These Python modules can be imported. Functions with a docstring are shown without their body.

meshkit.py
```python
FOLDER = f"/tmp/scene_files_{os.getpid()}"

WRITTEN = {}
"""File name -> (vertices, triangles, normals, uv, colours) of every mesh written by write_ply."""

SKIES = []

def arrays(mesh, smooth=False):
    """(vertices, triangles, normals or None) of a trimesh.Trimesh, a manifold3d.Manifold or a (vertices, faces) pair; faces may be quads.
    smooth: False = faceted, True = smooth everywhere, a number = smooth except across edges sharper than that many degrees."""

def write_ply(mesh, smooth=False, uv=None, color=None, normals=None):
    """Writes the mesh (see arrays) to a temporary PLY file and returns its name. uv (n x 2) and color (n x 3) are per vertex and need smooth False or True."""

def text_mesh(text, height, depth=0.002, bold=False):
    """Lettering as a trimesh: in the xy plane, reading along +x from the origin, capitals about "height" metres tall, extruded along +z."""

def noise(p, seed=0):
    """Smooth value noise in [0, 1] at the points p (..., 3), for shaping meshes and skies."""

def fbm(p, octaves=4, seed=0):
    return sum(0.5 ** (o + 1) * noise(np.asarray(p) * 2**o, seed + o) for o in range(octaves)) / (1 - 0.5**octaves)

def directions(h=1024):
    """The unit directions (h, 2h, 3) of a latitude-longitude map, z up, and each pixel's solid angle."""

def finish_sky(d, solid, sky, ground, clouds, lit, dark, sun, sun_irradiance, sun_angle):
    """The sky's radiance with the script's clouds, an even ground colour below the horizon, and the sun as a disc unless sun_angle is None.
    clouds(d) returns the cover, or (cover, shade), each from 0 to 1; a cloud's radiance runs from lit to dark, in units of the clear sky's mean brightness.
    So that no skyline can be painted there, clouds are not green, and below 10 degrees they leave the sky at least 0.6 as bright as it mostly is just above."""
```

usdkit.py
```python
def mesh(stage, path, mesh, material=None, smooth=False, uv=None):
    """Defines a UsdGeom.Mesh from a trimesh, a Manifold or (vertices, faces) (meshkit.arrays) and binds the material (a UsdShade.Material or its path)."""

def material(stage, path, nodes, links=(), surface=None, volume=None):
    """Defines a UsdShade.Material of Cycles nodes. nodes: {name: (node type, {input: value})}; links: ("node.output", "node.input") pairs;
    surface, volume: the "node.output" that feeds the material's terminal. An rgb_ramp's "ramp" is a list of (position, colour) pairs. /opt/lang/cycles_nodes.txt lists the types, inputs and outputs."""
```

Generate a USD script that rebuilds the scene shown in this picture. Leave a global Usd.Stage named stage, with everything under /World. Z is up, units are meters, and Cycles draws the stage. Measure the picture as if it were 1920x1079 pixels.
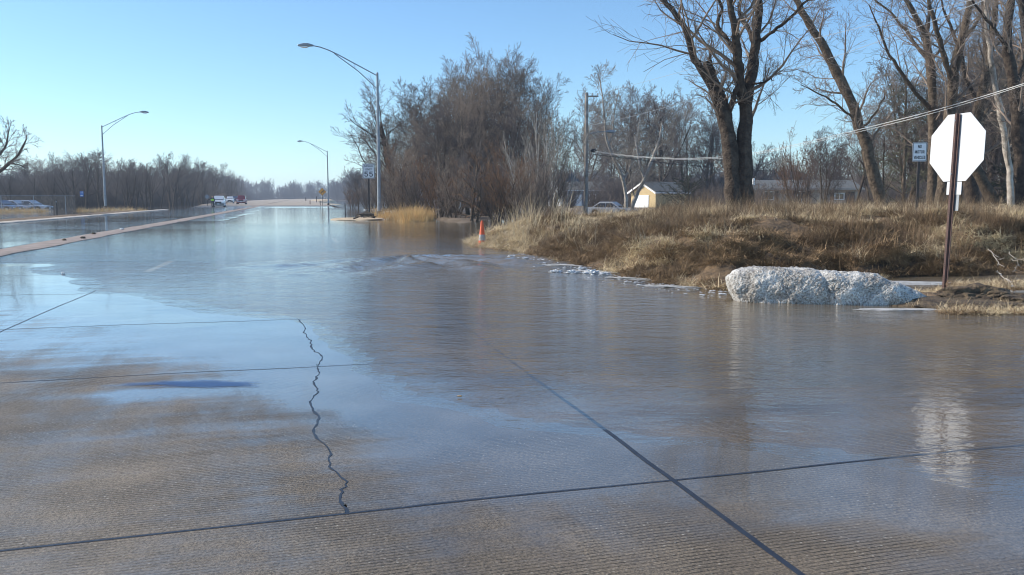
import math, random
import numpy as np, trimesh, shapely, manifold3d
from shapely.geometry import Polygon, LineString, Point
from scipy.spatial import Delaunay
from pxr import Usd, UsdGeom, UsdLux, UsdShade, Gf, Sdf, Vt
import usdkit, meshkit

# ------------------------------------------------------------------ camera, sky, sun, exposure
stage = Usd.Stage.CreateInMemory()
UsdGeom.SetStageUpAxis(stage, 'Z'); UsdGeom.SetStageMetersPerUnit(stage, 1.0)
UsdGeom.Xform.Define(stage, '/World'); UsdGeom.Scope.Define(stage, '/World/Looks')
FOCAL, EYE, HORIZON = 1640.0, 1.3, 373.0           # focal length in photograph pixels, eye height above the flood, eye level row
PITCH = math.atan((539.5 - HORIZON) / FOCAL)
cam = UsdGeom.Camera.Define(stage, '/World/camera')
cam.AddTranslateOp().Set(Gf.Vec3d(0, 0, EYE)); cam.AddRotateXOp().Set(90 - math.degrees(PITCH))
cam.CreateHorizontalApertureAttr(36.0); cam.CreateVerticalApertureAttr(36.0 * 575 / 1024)
cam.CreateFocalLengthAttr(36.0 * FOCAL / 1920); cam.CreateClippingRangeAttr(Gf.Vec2f(0.1, 6000))
cam.CreateExposureAttr(0.6)
SUN_AZ, SUN_EL = math.radians(-80), math.radians(33)
sun_dir = np.array([math.sin(SUN_AZ) * math.cos(SUN_EL), math.cos(SUN_AZ) * math.cos(SUN_EL), math.sin(SUN_EL)])
dome = UsdLux.DomeLight.Define(stage, '/World/sky')
sky_mat = usdkit.material(stage, '/World/Looks/sky_air', {
    'sky': ('sky_texture', dict(sky_type='single_scattering', sun_disc=False, sun_elevation=SUN_EL, sun_rotation=math.atan2(sun_dir[0], sun_dir[1]),
                                altitude=100.0, air_density=1.0, aerosol_density=0.12, ozone_density=2.5)), 'tint': ('mix_color', dict(blend_type='multiply', fac=1.0, use_clamp=False, b=(0.765, 0.965, 1.11))),
    'bg': ('background_shader', dict(strength=0.105))}, [('sky.color', 'tint.a'), ('tint.result', 'bg.color')], surface='bg.background')
UsdShade.MaterialBindingAPI.Apply(dome.GetPrim()).Bind(sky_mat)
sun = UsdLux.DistantLight.Define(stage, '/World/sun')
sun.CreateIntensityAttr(1.25); sun.CreateNormalizeAttr(True); sun.CreateAngleAttr(0.5); sun.CreateColorAttr(Gf.Vec3f(1.0, 0.93, 0.82))
q = Gf.Rotation(Gf.Vec3d(0, 0, 1), Gf.Vec3d(*map(float, sun_dir))).GetQuat()
sun.AddOrientOp().Set(Gf.Quatf(q.GetReal(), Gf.Vec3f(q.GetImaginary())))

# ------------------------------------------------------------------ where a pixel of the photograph lies in the world
def ray(u, v):
    a, b = (u - 960) / FOCAL, (539.5 - v) / FOCAL
    return np.array([a, math.cos(PITCH) + b * math.sin(PITCH), -math.sin(PITCH) + b * math.cos(PITCH)])
def G(u, v, z=0.0):                                    # on the level z
    d = ray(u, v); return d * ((z - EYE) / d[2]) + [0, 0, EYE]
def P(u, v, y):                                        # y metres ahead
    d = ray(u, v); return d * (y / d[1]) + [0, 0, EYE]
RD = ray(565, 373)[:2]; RD = RD / np.linalg.norm(RD); TD = np.array([RD[1], -RD[0]])   # along and across the road
def XY(s, t): return np.asarray(s)[..., None] * RD + np.asarray(t)[..., None] * TD
def ST(xy): xy = np.asarray(xy); return xy[..., :2] @ RD, xy[..., :2] @ TD
def sstep(a, b, x): x = np.clip((np.asarray(x, float) - a) / (b - a), 0, 1); return x * x * (3 - 2 * x)
def fb(xy, scale, seed=0, octv=4):
    xy = np.asarray(xy, float); p = np.concatenate([xy[..., :2] * scale + 300.0, np.full(xy.shape[:-1] + (1,), 7.3)], -1)
    return meshkit.fbm(p, octv, seed) - 0.5

# ------------------------------------------------------------------ prims
USED = {}
def numbered(parent, name):
    k = (parent, name); n = USED.get(k, 0); USED[k] = n + 1
    return f'{parent}/{name}' if n == 0 else f'{parent}/{name}_{n:03d}'
def tag(p, label=None, cat=None, group=None, kind=None):
    p = p.GetPrim() if hasattr(p, 'GetPrim') else p
    for k, v in (('label', label), ('category', cat), ('group', group), ('kind', kind)):
        if v: p.SetCustomDataByKey(k, v)
    return p
def thing(name, label=None, cat=None, loc=(0, 0, 0), rz=0.0, group=None, kind=None):
    x = UsdGeom.Xform.Define(stage, numbered('/World', name))
    x.AddTranslateOp().Set(Gf.Vec3d(*map(float, loc))); x.AddRotateZOp().Set(float(rz))
    tag(x, label, cat, group, kind); return x
def path(o): return str(o.GetPath())
def obj(name, mesh, m, parent='/World', smooth=False, prim=None, **tags):
    parent = parent if isinstance(parent, str) else path(parent)
    o = usdkit.mesh(stage, numbered(parent, name), mesh, M[m], smooth=smooth)
    for k, a in (prim or {}).items():
        UsdGeom.PrimvarsAPI(o).CreatePrimvar(k, Sdf.ValueTypeNames.FloatArray, 'vertex').Set(Vt.FloatArray.FromNumpy(np.asarray(a, np.float32)))
    if tags: tag(o, **tags)
    return o
def dup(src, loc, rz=0.0, sc=1.0, name=None, label=None, cat=None, group=None):
    was = src.GetPrim().GetCustomData() if src.GetPrim() else {}
    x = UsdGeom.Xform.Define(stage, numbered('/World', name or src.GetPrim().GetName()))
    x.GetPrim().GetReferences().AddInternalReference(src.GetPath()); 
    x.ClearXformOpOrder()
    x.AddTranslateOp(opSuffix='put').Set(Gf.Vec3d(*map(float, loc))); x.AddRotateZOp(opSuffix='put').Set(float(rz))
    s = np.broadcast_to(sc, 3); x.AddScaleOp(opSuffix='put').Set(Gf.Vec3f(*map(float, s)))
    x.GetPrim().SetInstanceable(True)
    tag(x, label or was.get('label'), cat or was.get('category'), group or was.get('group')); return x

# ------------------------------------------------------------------ materials
M = {}
def plain(name, c1, c2=None, scale=8.0, rough=0.7, bump=0.0, bscale=None, metal=0.0, spec=0.5, rand=0.0, extra=None):
    c2 = c2 or c1
    n = {'tc': ('texture_coordinate', {}), 'n': ('noise_texture', dict(scale=scale, detail=5.0, roughness=0.6)),
         'r': ('rgb_ramp', dict(ramp=[(0.35, c1), (0.65, c2)])), 'p': ('principled_bsdf', dict(roughness=rough, metallic=metal, specular_ior_level=spec, **(extra or {})))}
    l = [('tc.object', 'n.vector'), ('n.fac', 'r.fac')]; out = 'r.color'
    if rand:
        n |= {'oi': ('object_info', {}), 'mr': ('map_range', dict(from_min=0.0, from_max=1.0, to_min=1 - rand, to_max=1 + rand)), 'hv': ('hsv', dict(hue=0.5, saturation=1.0, fac=1.0))}
        l += [('oi.random', 'mr.value'), ('mr.result', 'hv.value'), (out, 'hv.color')]; out = 'hv.color'
    l.append((out, 'p.base_color'))
    if bump:
        n |= {'n2': ('noise_texture', dict(scale=bscale or scale * 4, detail=4.0)), 'b': ('bump', dict(strength=1.0, distance=bump))}
        l += [('tc.object', 'n2.vector'), ('n2.fac', 'b.height'), ('b.normal', 'p.normal')]
    M[name] = usdkit.material(stage, f'/World/Looks/{name}', n, l, surface='p.BSDF')
plain('bark', (0.028, 0.021, 0.017), (0.075, 0.058, 0.045), 5, 0.95, 0.06, 12, spec=0.2)
plain('bark_brown', (0.05, 0.038, 0.028), (0.125, 0.096, 0.07), 5, 0.95, 0.06, 12, spec=0.2)
plain('bark_pale', (0.22, 0.19, 0.16), (0.42, 0.38, 0.33), 4, 0.85, 0.01, 14)
plain('twig', (0.15, 0.113, 0.088), (0.22, 0.172, 0.135), 2, 0.9, rand=0.2)
plain('twig_far', (0.085, 0.068, 0.062), (0.125, 0.103, 0.093), 0.5, 0.9, rand=0.22)
plain('twig_grey', (0.16, 0.135, 0.11), (0.25, 0.215, 0.175), 2, 0.9, rand=0.2)
plain('twig_rust', (0.12, 0.06, 0.03), (0.20, 0.11, 0.055), 2, 0.9)
plain('needle', (0.05, 0.055, 0.03), (0.11, 0.105, 0.06), 1.5, 0.8)
plain('needle_dark', (0.018, 0.024, 0.014), (0.045, 0.05, 0.03), 1.5, 0.8)
plain('straw', (0.46, 0.355, 0.21), (0.70, 0.57, 0.37), 1.2, 0.8, rand=0.3)
plain('straw_brown', (0.12, 0.075, 0.036), (0.26, 0.17, 0.085), 1.2, 0.8, rand=0.35)
plain('weed', (0.10, 0.062, 0.032), (0.20, 0.13, 0.07), 1.2, 0.85, rand=0.4)
plain('straw_gold', (0.48, 0.30, 0.11), (0.62, 0.42, 0.18), 1.2, 0.8, rand=0.2)
plain('thatch', (0.04, 0.026, 0.014), (0.17, 0.11, 0.058), 3.0, 0.95, 0.06, 9)
plain('mud', (0.07, 0.05, 0.034), (0.14, 0.105, 0.07), 0.8, 0.85, 0.03, 6)
plain('soil_dark', (0.03, 0.021, 0.014), (0.11, 0.078, 0.046), 9, 0.9, 0.04, 22)
plain('sand', (0.34, 0.26, 0.17), (0.46, 0.37, 0.26), 1.5, 0.85, 0.02, 10)
plain('galvanised', (0.19, 0.21, 0.23), (0.27, 0.29, 0.31), 3, 0.45, metal=0.35)
plain('fence_wire', (0.07, 0.075, 0.08), (0.11, 0.115, 0.12), 2, 0.7)
plain('dark_post', (0.022, 0.018, 0.016), (0.045, 0.032, 0.028), 6, 0.7)
plain('rust_post', (0.045, 0.022, 0.018), (0.10, 0.045, 0.034), 14, 0.65, 0.002, 80)
plain('hole', (0.004, 0.003, 0.003))
plain('white_sign', (0.41, 0.42, 0.43), (0.51, 0.52, 0.53), 1.6, 0.45)
plain('sign_face', (0.54, 0.55, 0.57), (0.60, 0.61, 0.63), 3, 0.5)
plain('sign_red', (0.45, 0.02, 0.025), rough=0.45)
plain('black', (0.01, 0.01, 0.012), rough=0.6)
plain('blue_sign', (0.04, 0.13, 0.36), rough=0.5)
plain('amber', (0.75, 0.30, 0.02), (0.80, 0.34, 0.03), 4, 0.5)
plain('wood_pole', (0.16, 0.14, 0.12), (0.30, 0.27, 0.24), 4, 0.85, 0.01, 20)
plain('cable', (0.55, 0.55, 0.54), rough=0.5)
plain('cable_thin', (0.33, 0.35, 0.37), rough=0.5)
plain('cable_dark', (0.015, 0.015, 0.016), rough=0.6)
plain('cone_orange', (0.62, 0.095, 0.02), (0.50, 0.07, 0.016), 5, 0.5)
plain('cone_collar', (0.34, 0.33, 0.32), (0.2, 0.2, 0.19), 9, 0.5)
plain('siding_yellow', (0.42, 0.31, 0.155), (0.46, 0.345, 0.18), 2, 0.7)
plain('siding_white', (0.72, 0.73, 0.73), (0.78, 0.78, 0.77), 2, 0.7)
plain('siding_blue', (0.13, 0.17, 0.23), (0.17, 0.21, 0.27), 2, 0.7)
plain('siding_tan', (0.30, 0.245, 0.195), (0.36, 0.30, 0.24), 2, 0.8)
plain('roof_grey', (0.065, 0.07, 0.07), (0.11, 0.115, 0.115), 6, 0.85, 0.01, 30)
plain('white_paint', (0.78, 0.78, 0.76), (0.82, 0.82, 0.80), 3, 0.5)
plain('shutter', (0.045, 0.03, 0.028), rough=0.6)
plain('window_glass', (0.02, 0.023, 0.028), rough=0.06, spec=0.7)
plain('car_white', (0.72, 0.73, 0.74), rough=0.25, extra=dict(coat_weight=0.6))
plain('car_silver', (0.36, 0.38, 0.41), rough=0.28, metal=0.5, extra=dict(coat_weight=0.6))
plain('car_red', (0.22, 0.012, 0.022), rough=0.25, extra=dict(coat_weight=0.6))
plain('car_blue', (0.03, 0.05, 0.10), rough=0.25, extra=dict(coat_weight=0.6))
plain('tyre', (0.012, 0.012, 0.012), rough=0.85)
plain('rim', (0.35, 0.36, 0.37), rough=0.35, metal=0.8)
plain('lamp_lens', (0.75, 0.76, 0.74), rough=0.12)
plain('grille', (0.015, 0.015, 0.018), rough=0.4)
plain('chrome', (0.55, 0.56, 0.57), rough=0.2, metal=1.0)
plain('skin', (0.45, 0.26, 0.19), rough=0.55)
plain('navy_cloth', (0.012, 0.014, 0.022), (0.02, 0.022, 0.03), 8, 0.9)
plain('lime_cloth', (0.42, 0.70, 0.05), rough=0.8)
plain('median_stone', (0.17, 0.13, 0.105), (0.29, 0.235, 0.20), 3.0, 0.7, 0.012, 18)
plain('kerb_concrete', (0.36, 0.31, 0.26), (0.46, 0.41, 0.35), 1.5, 0.75, 0.004, 30)
plain('driftwood', (0.05, 0.038, 0.028), (0.12, 0.095, 0.07), 8, 0.9)
plain('ice', (0.42, 0.43, 0.44), (0.62, 0.63, 0.64), 9, 0.35, 0.01, 40, extra=dict(subsurface_weight=0.0))
plain('gap_fill', (0.014, 0.016, 0.024), (0.026, 0.03, 0.042), 9, 0.45, spec=0.35)
plain('painted_line', (0.50, 0.44, 0.36), (0.62, 0.56, 0.47), 6, 0.7)
# old snow: white ice crust, grit gathered in pores
plain('wet_ice', (0.22, 0.22, 0.21), (0.40, 0.40, 0.40), 7, 0.7, 0.006, 30)
M['snow'] = usdkit.material(stage, '/World/Looks/snow', {
    'tc': ('texture_coordinate', {}), 'n': ('noise_texture', dict(scale=46.0, detail=6.0, roughness=0.8)), 'm': ('noise_texture', dict(scale=3.6, detail=4.0)),
    'ad': ('math', dict(math_type='multiply_add', value2=0.45)),
    'r': ('rgb_ramp', dict(ramp=[(0.54, (0.06, 0.05, 0.04)), (0.65, (0.21, 0.19, 0.165)), (0.76, (0.44, 0.425, 0.395)), (0.94, (0.72, 0.72, 0.71))])),
    'b': ('bump', dict(strength=1.0, distance=0.018)), 'p': ('principled_bsdf', dict(roughness=0.55, subsurface_weight=0.15, subsurface_scale=0.02, subsurface_radius=(1.0, 1.0, 1.0)))},
    [('tc.object', 'n.vector'), ('tc.object', 'm.vector'), ('m.fac', 'ad.value1'), ('n.fac', 'ad.value3'), ('ad.value', 'r.fac'), ('r.color', 'p.base_color'), ('n.fac', 'b.height'), ('b.normal', 'p.normal')], surface='p.BSDF')

def road_material(name, tined):
    """Wet tined concrete: 'wet' on the mesh says how much water lies on it; noise breaks that into film and damp patches."""
    skew = math.atan2(RD[0], RD[1]) - math.atan(0.0743)
    n = {'g': ('geometry', {}), 'rot': ('vector_rotate', dict(rotate_type='z_axis', angle=-float(math.atan2(RD[1], RD[0]) + math.atan(0.0743)))),
         # colour
         'big': ('noise_texture', dict(scale=0.9, detail=5.0, roughness=0.6)), 'fine': ('noise_texture', dict(scale=90.0, detail=4.0, roughness=0.7)),
         'cr': ('rgb_ramp', dict(ramp=[(0.32, (0.105, 0.081, 0.056)), (0.68, (0.205, 0.164, 0.117))])), 'fr': ('rgb_ramp', dict(ramp=[(0.3, (0.30, 0.30, 0.30)), (0.7, (1.6, 1.6, 1.6))])),
         'mul': ('mix_color', dict(blend_type='multiply', fac=1.0, use_clamp=False)),
         'vor': ('voronoi_texture', dict(scale=42.0, randomness=1.0)), 'vr': ('map_range', dict(from_min=0.10, from_max=0.24, to_min=1.0, to_max=0.0, clamp=True)),
         'sel': ('separate_color', {}), 'pick': ('math', dict(math_type='greater_than', value2=0.66)), 'sp': ('math', dict(math_type='multiply')),
         'stone': ('mix_color', dict(blend_type='mix', b=(0.44, 0.405, 0.345), use_clamp=False)), 'wear': ('attribute', dict(attribute='wear')), 'wm': ('map_range', dict(from_min=0.0, from_max=1.0, to_min=1.0, to_max=0.78, clamp=True)), 'ww': ('math', dict(math_type='multiply')), 'gd': ('math', dict(math_type='multiply_add', value2=0.42, value3=1.0)), 'wg': ('math', dict(math_type='multiply')), 'sg': ('map_range', dict(from_min=0.42, from_max=0.62, to_min=0.15, to_max=1.0, clamp=True)), 'spg': ('math', dict(math_type='multiply')),
         # wetness
         'wet': ('attribute', dict(attribute='wet')), 'st': ('mapping', dict(scale=(0.33, 1.5, 1.0))), 'pn': ('noise_texture', dict(scale=1.25, detail=6.0, roughness=0.66, distortion=0.3)),
         'wa': ('math', dict(math_type='add')), 'st2': ('mapping', dict(scale=(2.6, 0.32, 1.0))), 'pn2': ('noise_texture', dict(scale=1.4, detail=6.0, roughness=0.68)), 'pm': ('math', dict(math_type='add')), 'ph': ('math', dict(math_type='multiply_add', value2=0.58)), 'fz': ('math', dict(math_type='multiply_add', value2=0.22, value3=-0.19)), 'ws': ('map_range', dict(range_type='smoothstep', from_min=0.76, from_max=1.14, to_min=0.0, to_max=1.0, clamp=True)),
         'ro': ('map_range', dict(from_min=0.0, from_max=1.0, to_min=0.56, to_max=0.2, clamp=True)),
         'dk': ('map_range', dict(from_min=0.0, from_max=1.0, to_min=1.0, to_max=0.8, clamp=True)), 'dry': ('map_range', dict(from_min=0.17, from_max=0.31, to_min=2.1, to_max=1.0, clamp=True)), 'dd': ('math', dict(math_type='multiply')), 'hv': ('hsv', dict(hue=0.5, saturation=1.0, fac=1.0)),
         # relief
         'sx': ('separate_xyz', {}), 'wig': ('noise_texture', dict(scale=5.0, detail=2.0)), 'wv': ('math', dict(math_type='multiply_add', value2=2 * math.pi / 0.026)), 'wn': ('math', dict(math_type='multiply', value2=4.0)),
         'sn': ('math', dict(math_type='sine')), 'gr': ('map_range', dict(from_min=0.1, from_max=1.0, to_min=0.0, to_max=-0.9, clamp=True)),
         'gm': ('noise_texture', dict(scale=1.7, detail=3.0)), 'gmr': ('map_range', dict(from_min=0.38, from_max=0.6, to_min=0.1, to_max=1.0, clamp=True)), 'gx': ('math', dict(math_type='multiply')),
         'h1': ('math', dict(math_type='multiply_add', value2=0.9)), 'hs': ('map_range', dict(from_min=0.0, from_max=1.0, to_min=1.0, to_max=0.2, clamp=True)),
         'b': ('bump', dict(distance=0.0085)), 'p': ('principled_bsdf', dict(specular_ior_level=0.35, coat_roughness=0.07, coat_ior=1.33)),
         'cw': ('math', dict(math_type='power', value2=1.6)), 'cn': ('noise_texture', dict(scale=38.0, detail=4.0)), 'cb': ('bump', dict(distance=0.0028)), 'cs': ('map_range', dict(from_min=0.1, from_max=0.95, to_min=1.0, to_max=0.10, clamp=True))}
    l = [('g.position', 'rot.vector'), ('rot.vector', 'st.vector'), ('g.position', 'big.vector'), ('g.position', 'fine.vector'), ('g.position', 'vor.vector'), ('g.position', 'wig.vector'), ('g.position', 'gm.vector'), ('g.position', 'cn.vector'),
         ('big.fac', 'cr.fac'), ('fine.fac', 'fr.fac'), ('cr.color', 'mul.a'), ('fr.color', 'mul.b'), ('vor.distance', 'vr.value'), ('vor.color', 'sel.color'), ('sel.r', 'pick.value1'), ('vr.result', 'sp.value1'), ('pick.value', 'sp.value2'),
         ('sp.value', 'spg.value1'), ('gm.fac', 'sg.value'), ('sg.result', 'spg.value2'), ('spg.value', 'stone.fac'), ('mul.result', 'stone.a'), ('stone.result', 'hv.color'), ('dk.result', 'dd.value1'), ('wet.fac', 'dry.value'), ('dry.result', 'dd.value2'), ('dd.value', 'ww.value1'), ('wear.fac', 'wm.value'), ('wm.result', 'ww.value2'), ('gx.value', 'gd.value1'), ('ww.value', 'wg.value1'), ('gd.value', 'wg.value2'), ('wg.value', 'hv.value'), ('hv.color', 'p.base_color'),
         ('st.vector', 'pn.vector'), ('rot.vector', 'st2.vector'), ('st2.vector', 'pn2.vector'), ('pn.fac', 'pm.value1'), ('pn2.fac', 'pm.value2'), ('fine.fac', 'fz.value1'), ('pm.value', 'ph.value1'), ('fz.value', 'ph.value3'), ('wet.fac', 'wa.value1'), ('ph.value', 'wa.value2'), ('wa.value', 'ws.value'), ('ws.result', 'ro.value'), ('ro.result', 'p.roughness'), ('ws.result', 'dk.value'),
         ('ws.result', 'cw.value1'), ('cw.value', 'p.coat_weight'),
         ('rot.vector', 'sx.vector'), ('wig.fac', 'wn.value1'), ('sx.x', 'wv.value1'), ('wn.value', 'wv.value3'), ('wv.value', 'sn.value1'), ('sn.value', 'gr.value'), ('gm.fac', 'gmr.value'), ('gr.result', 'gx.value1'), ('gmr.result', 'gx.value2'),
         ('fine.fac', 'h1.value1'), ('gx.value', 'h1.value3'), ('h1.value', 'b.height'), ('ws.result', 'hs.value'), ('hs.result', 'b.strength'), ('b.normal', 'p.normal'),
         ('ws.result', 'cs.value'), ('cs.result', 'cb.strength'), ('cn.fac', 'cb.height'), ('cb.normal', 'p.coat_normal')]
    if not tined: l = [x for x in l if x[1] not in ('h1.value3', 'gd.value1')]; n['gd'][1]['value1'] = 0.0; n['h1'][1]['value3'] = 0.0
    M[name] = usdkit.material(stage, f'/World/Looks/{name}', n, l, surface='p.BSDF')
road_material('wet_concrete', True); road_material('wet_pavement', False)

def water_material():
    n = {'g': ('geometry', {}), 'dep': ('attribute', dict(attribute='depth')), 'rough': ('attribute', dict(attribute='ripple')),
         'm1': ('mapping', dict(scale=(0.55, 1.3, 1.0), rotation=(0, 0, 0.25))),
         'n1': ('noise_texture', dict(scale=2.2, detail=3.0, roughness=0.55, distortion=0.4)), 'n2': ('noise_texture', dict(scale=11.0, detail=3.0, roughness=0.6)), 'n3': ('noise_texture', dict(scale=46.0, detail=2.0)),
         'a1': ('math', dict(math_type='multiply', value2=0.020)), 'a2': ('math', dict(math_type='multiply_add', value2=0.0085)), 'a3': ('math', dict(math_type='multiply_add', value2=0.0018)),
         'rs': ('math', dict(math_type='multiply')), 'b': ('bump', dict(strength=1.0, distance=1.0)),
         'dot': ('vector_math', dict(math_type='dot_product')), 'ab': ('math', dict(math_type='absolute')), 'om': ('math', dict(math_type='subtract', value1=1.0)), 'pw': ('math', dict(math_type='power', value2=5.0)), 'fr': ('math', dict(math_type='multiply_add', value2=0.93, value3=0.021)),
         'gl': ('glossy_bsdf', dict(color=(1, 1, 1), roughness=0.06)), 'tr': ('transparent_bsdf', dict(color=(0.98, 0.955, 0.915))),
         'df': ('diffuse_bsdf', dict(color=(0.138, 0.106, 0.068))), 'dm': ('map_range', dict(from_min=0.004, from_max=0.16, to_min=0.0, to_max=0.9, clamp=True)),
         'un': ('mix_closure', {}), 'su': ('mix_closure', {})}
    l = [('g.position', 'm1.vector'), ('m1.vector', 'n1.vector'), ('m1.vector', 'n2.vector'), ('m1.vector', 'n3.vector'), ('n1.fac', 'a1.value1'), ('n2.fac', 'a2.value1'), ('a1.value', 'a2.value3'), ('n3.fac', 'a3.value1'), ('a2.value', 'a3.value3'),
         ('a3.value', 'rs.value1'), ('rough.fac', 'rs.value2'), ('rs.value', 'b.height'), ('b.normal', 'gl.normal'), ('dep.fac', 'dm.value'), ('dm.result', 'un.fac'), ('tr.BSDF', 'un.closure1'), ('df.BSDF', 'un.closure2'),
         ('g.incoming', 'dot.vector1'), ('b.normal', 'dot.vector2'), ('dot.value', 'ab.value1'), ('ab.value', 'om.value2'), ('om.value', 'pw.value1'), ('pw.value', 'fr.value1'), ('fr.value', 'su.fac'), ('un.closure', 'su.closure1'), ('gl.BSDF', 'su.closure2')]
    M['flood'] = usdkit.material(stage, '/World/Looks/flood', n, l, surface='su.closure')
water_material()

# ------------------------------------------------------------------ shapes
rng = np.random.default_rng(5)
def box(c, size, rot=0.0, ax=(0, 0, 1)):
    m = trimesh.creation.box(size)
    if rot: m.apply_transform(trimesh.transformations.rotation_matrix(rot, ax))
    m.apply_translation(c); return m
def cyl(a, b, r, n=12, r2=None):
    v, f = tubes(np.array([[a, b]], float), np.array([[r, r if r2 is None else r2]], float), n, cap=True); return trimesh.Trimesh(v, f, process=False)
def rod(pts, r, n=8):
    pts = np.asarray(pts, float)[None]; rr = np.broadcast_to(np.asarray(r, float), pts.shape[1])[None]
    v, f = tubes(pts, rr, n, cap=True); return trimesh.Trimesh(v, f, process=False)
def cat(*a):
    a = [x for y in a for x in (y if isinstance(y, (list, tuple)) else [y])]
    return trimesh.util.concatenate([trimesh.Trimesh(*meshkit.arrays(x)[:2], process=False) for x in a])
def tubes(pts, rad, sides, cap=False):
    """pts (N, n, 3), rad (N, n) -> one triangle soup of N smooth tubes."""
    N, n, _ = pts.shape
    t = np.gradient(pts, axis=1); t /= np.maximum(np.linalg.norm(t, axis=2, keepdims=True), 1e-9)
    mean = pts[:, -1] - pts[:, 0]; ref = np.where((np.abs(mean[:, 2:3]) > 0.75 * np.linalg.norm(mean, axis=1, keepdims=True)), [[1.0, 0.13, 0.0]], [[0.05, 0.0, 1.0]])[:, None]
    a = np.cross(t, ref); a /= np.maximum(np.linalg.norm(a, axis=2, keepdims=True), 1e-9); b = np.cross(t, a)
    ang = np.arange(sides) / sides * 2 * np.pi
    ring = pts[:, :, None] + rad[:, :, None, None] * (np.cos(ang)[:, None] * a[:, :, None] + np.sin(ang)[:, None] * b[:, :, None])
    v = ring.reshape(-1, 3); i = np.arange(N * n * sides).reshape(N, n, sides)
    p, q_, r_, s_ = i[:, :-1], np.roll(i, -1, 2)[:, :-1], np.roll(i, -1, 2)[:, 1:], i[:, 1:]
    f = np.concatenate([np.stack([p, r_, q_], -1).reshape(-1, 3), np.stack([p, s_, r_], -1).reshape(-1, 3)])
    if cap:
        fan = np.array([[0, k, k + 1] for k in range(1, sides - 1)])
        f = np.concatenate([f, i[:, 0][:, fan].reshape(-1, 3), i[:, -1][:, fan[:, ::-1]].reshape(-1, 3)])
    return v, f
def hull(pts): return manifold3d.Manifold.hull_points(np.asarray(pts, np.float64))
def rbox(c, size, r=0.05):                             # box with rounded edges
    h = np.asarray(size) / 2 - r; s = manifold3d.Manifold.sphere(r, 8)
    return manifold3d.Manifold.batch_hull([s.translate((c[0] + h[0] * i, c[1] + h[1] * j, c[2] + h[2] * k)) for i in (-1, 1) for j in (-1, 1) for k in (-1, 1)])
def prism(poly, depth, place=None):                    # polygon in x, z extruded along +y
    m = trimesh.creation.extrude_polygon(poly if isinstance(poly, Polygon) else Polygon(poly), depth, engine='earcut')
    m.apply_transform(np.array([[1, 0, 0, 0], [0, 0, -1, 0], [0, 1, 0, 0], [0, 0, 0, 1.0]])); m.apply_translation((0, depth, 0))
    if place is not None: m.apply_translation(place)
    return m
def text(s, height, width=None, depth=0.004, bold=True):  # lettering facing -y, centred at the origin
    m = meshkit.text_mesh(s, height, depth, bold); b = m.bounds
    m.apply_translation((-(b[0][0] + b[1][0]) / 2, -(b[0][1] + b[1][1]) / 2, 0))
    if width: m.apply_scale([width / (b[1][0] - b[0][0]), 1, 1])
    m.apply_transform(trimesh.transformations.rotation_matrix(math.pi / 2, (1, 0, 0))); return m
def blob(seed, size, amp=0.3, sub=3, freq=2.0):
    m = trimesh.creation.icosphere(sub, 1.0); v = m.vertices
    v = v * (1 + amp * 2 * (meshkit.fbm(v * freq + seed * 7.7 + 50, 3, seed) - 0.5))[:, None]; return trimesh.Trimesh(v * size, m.faces, process=False)

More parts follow.
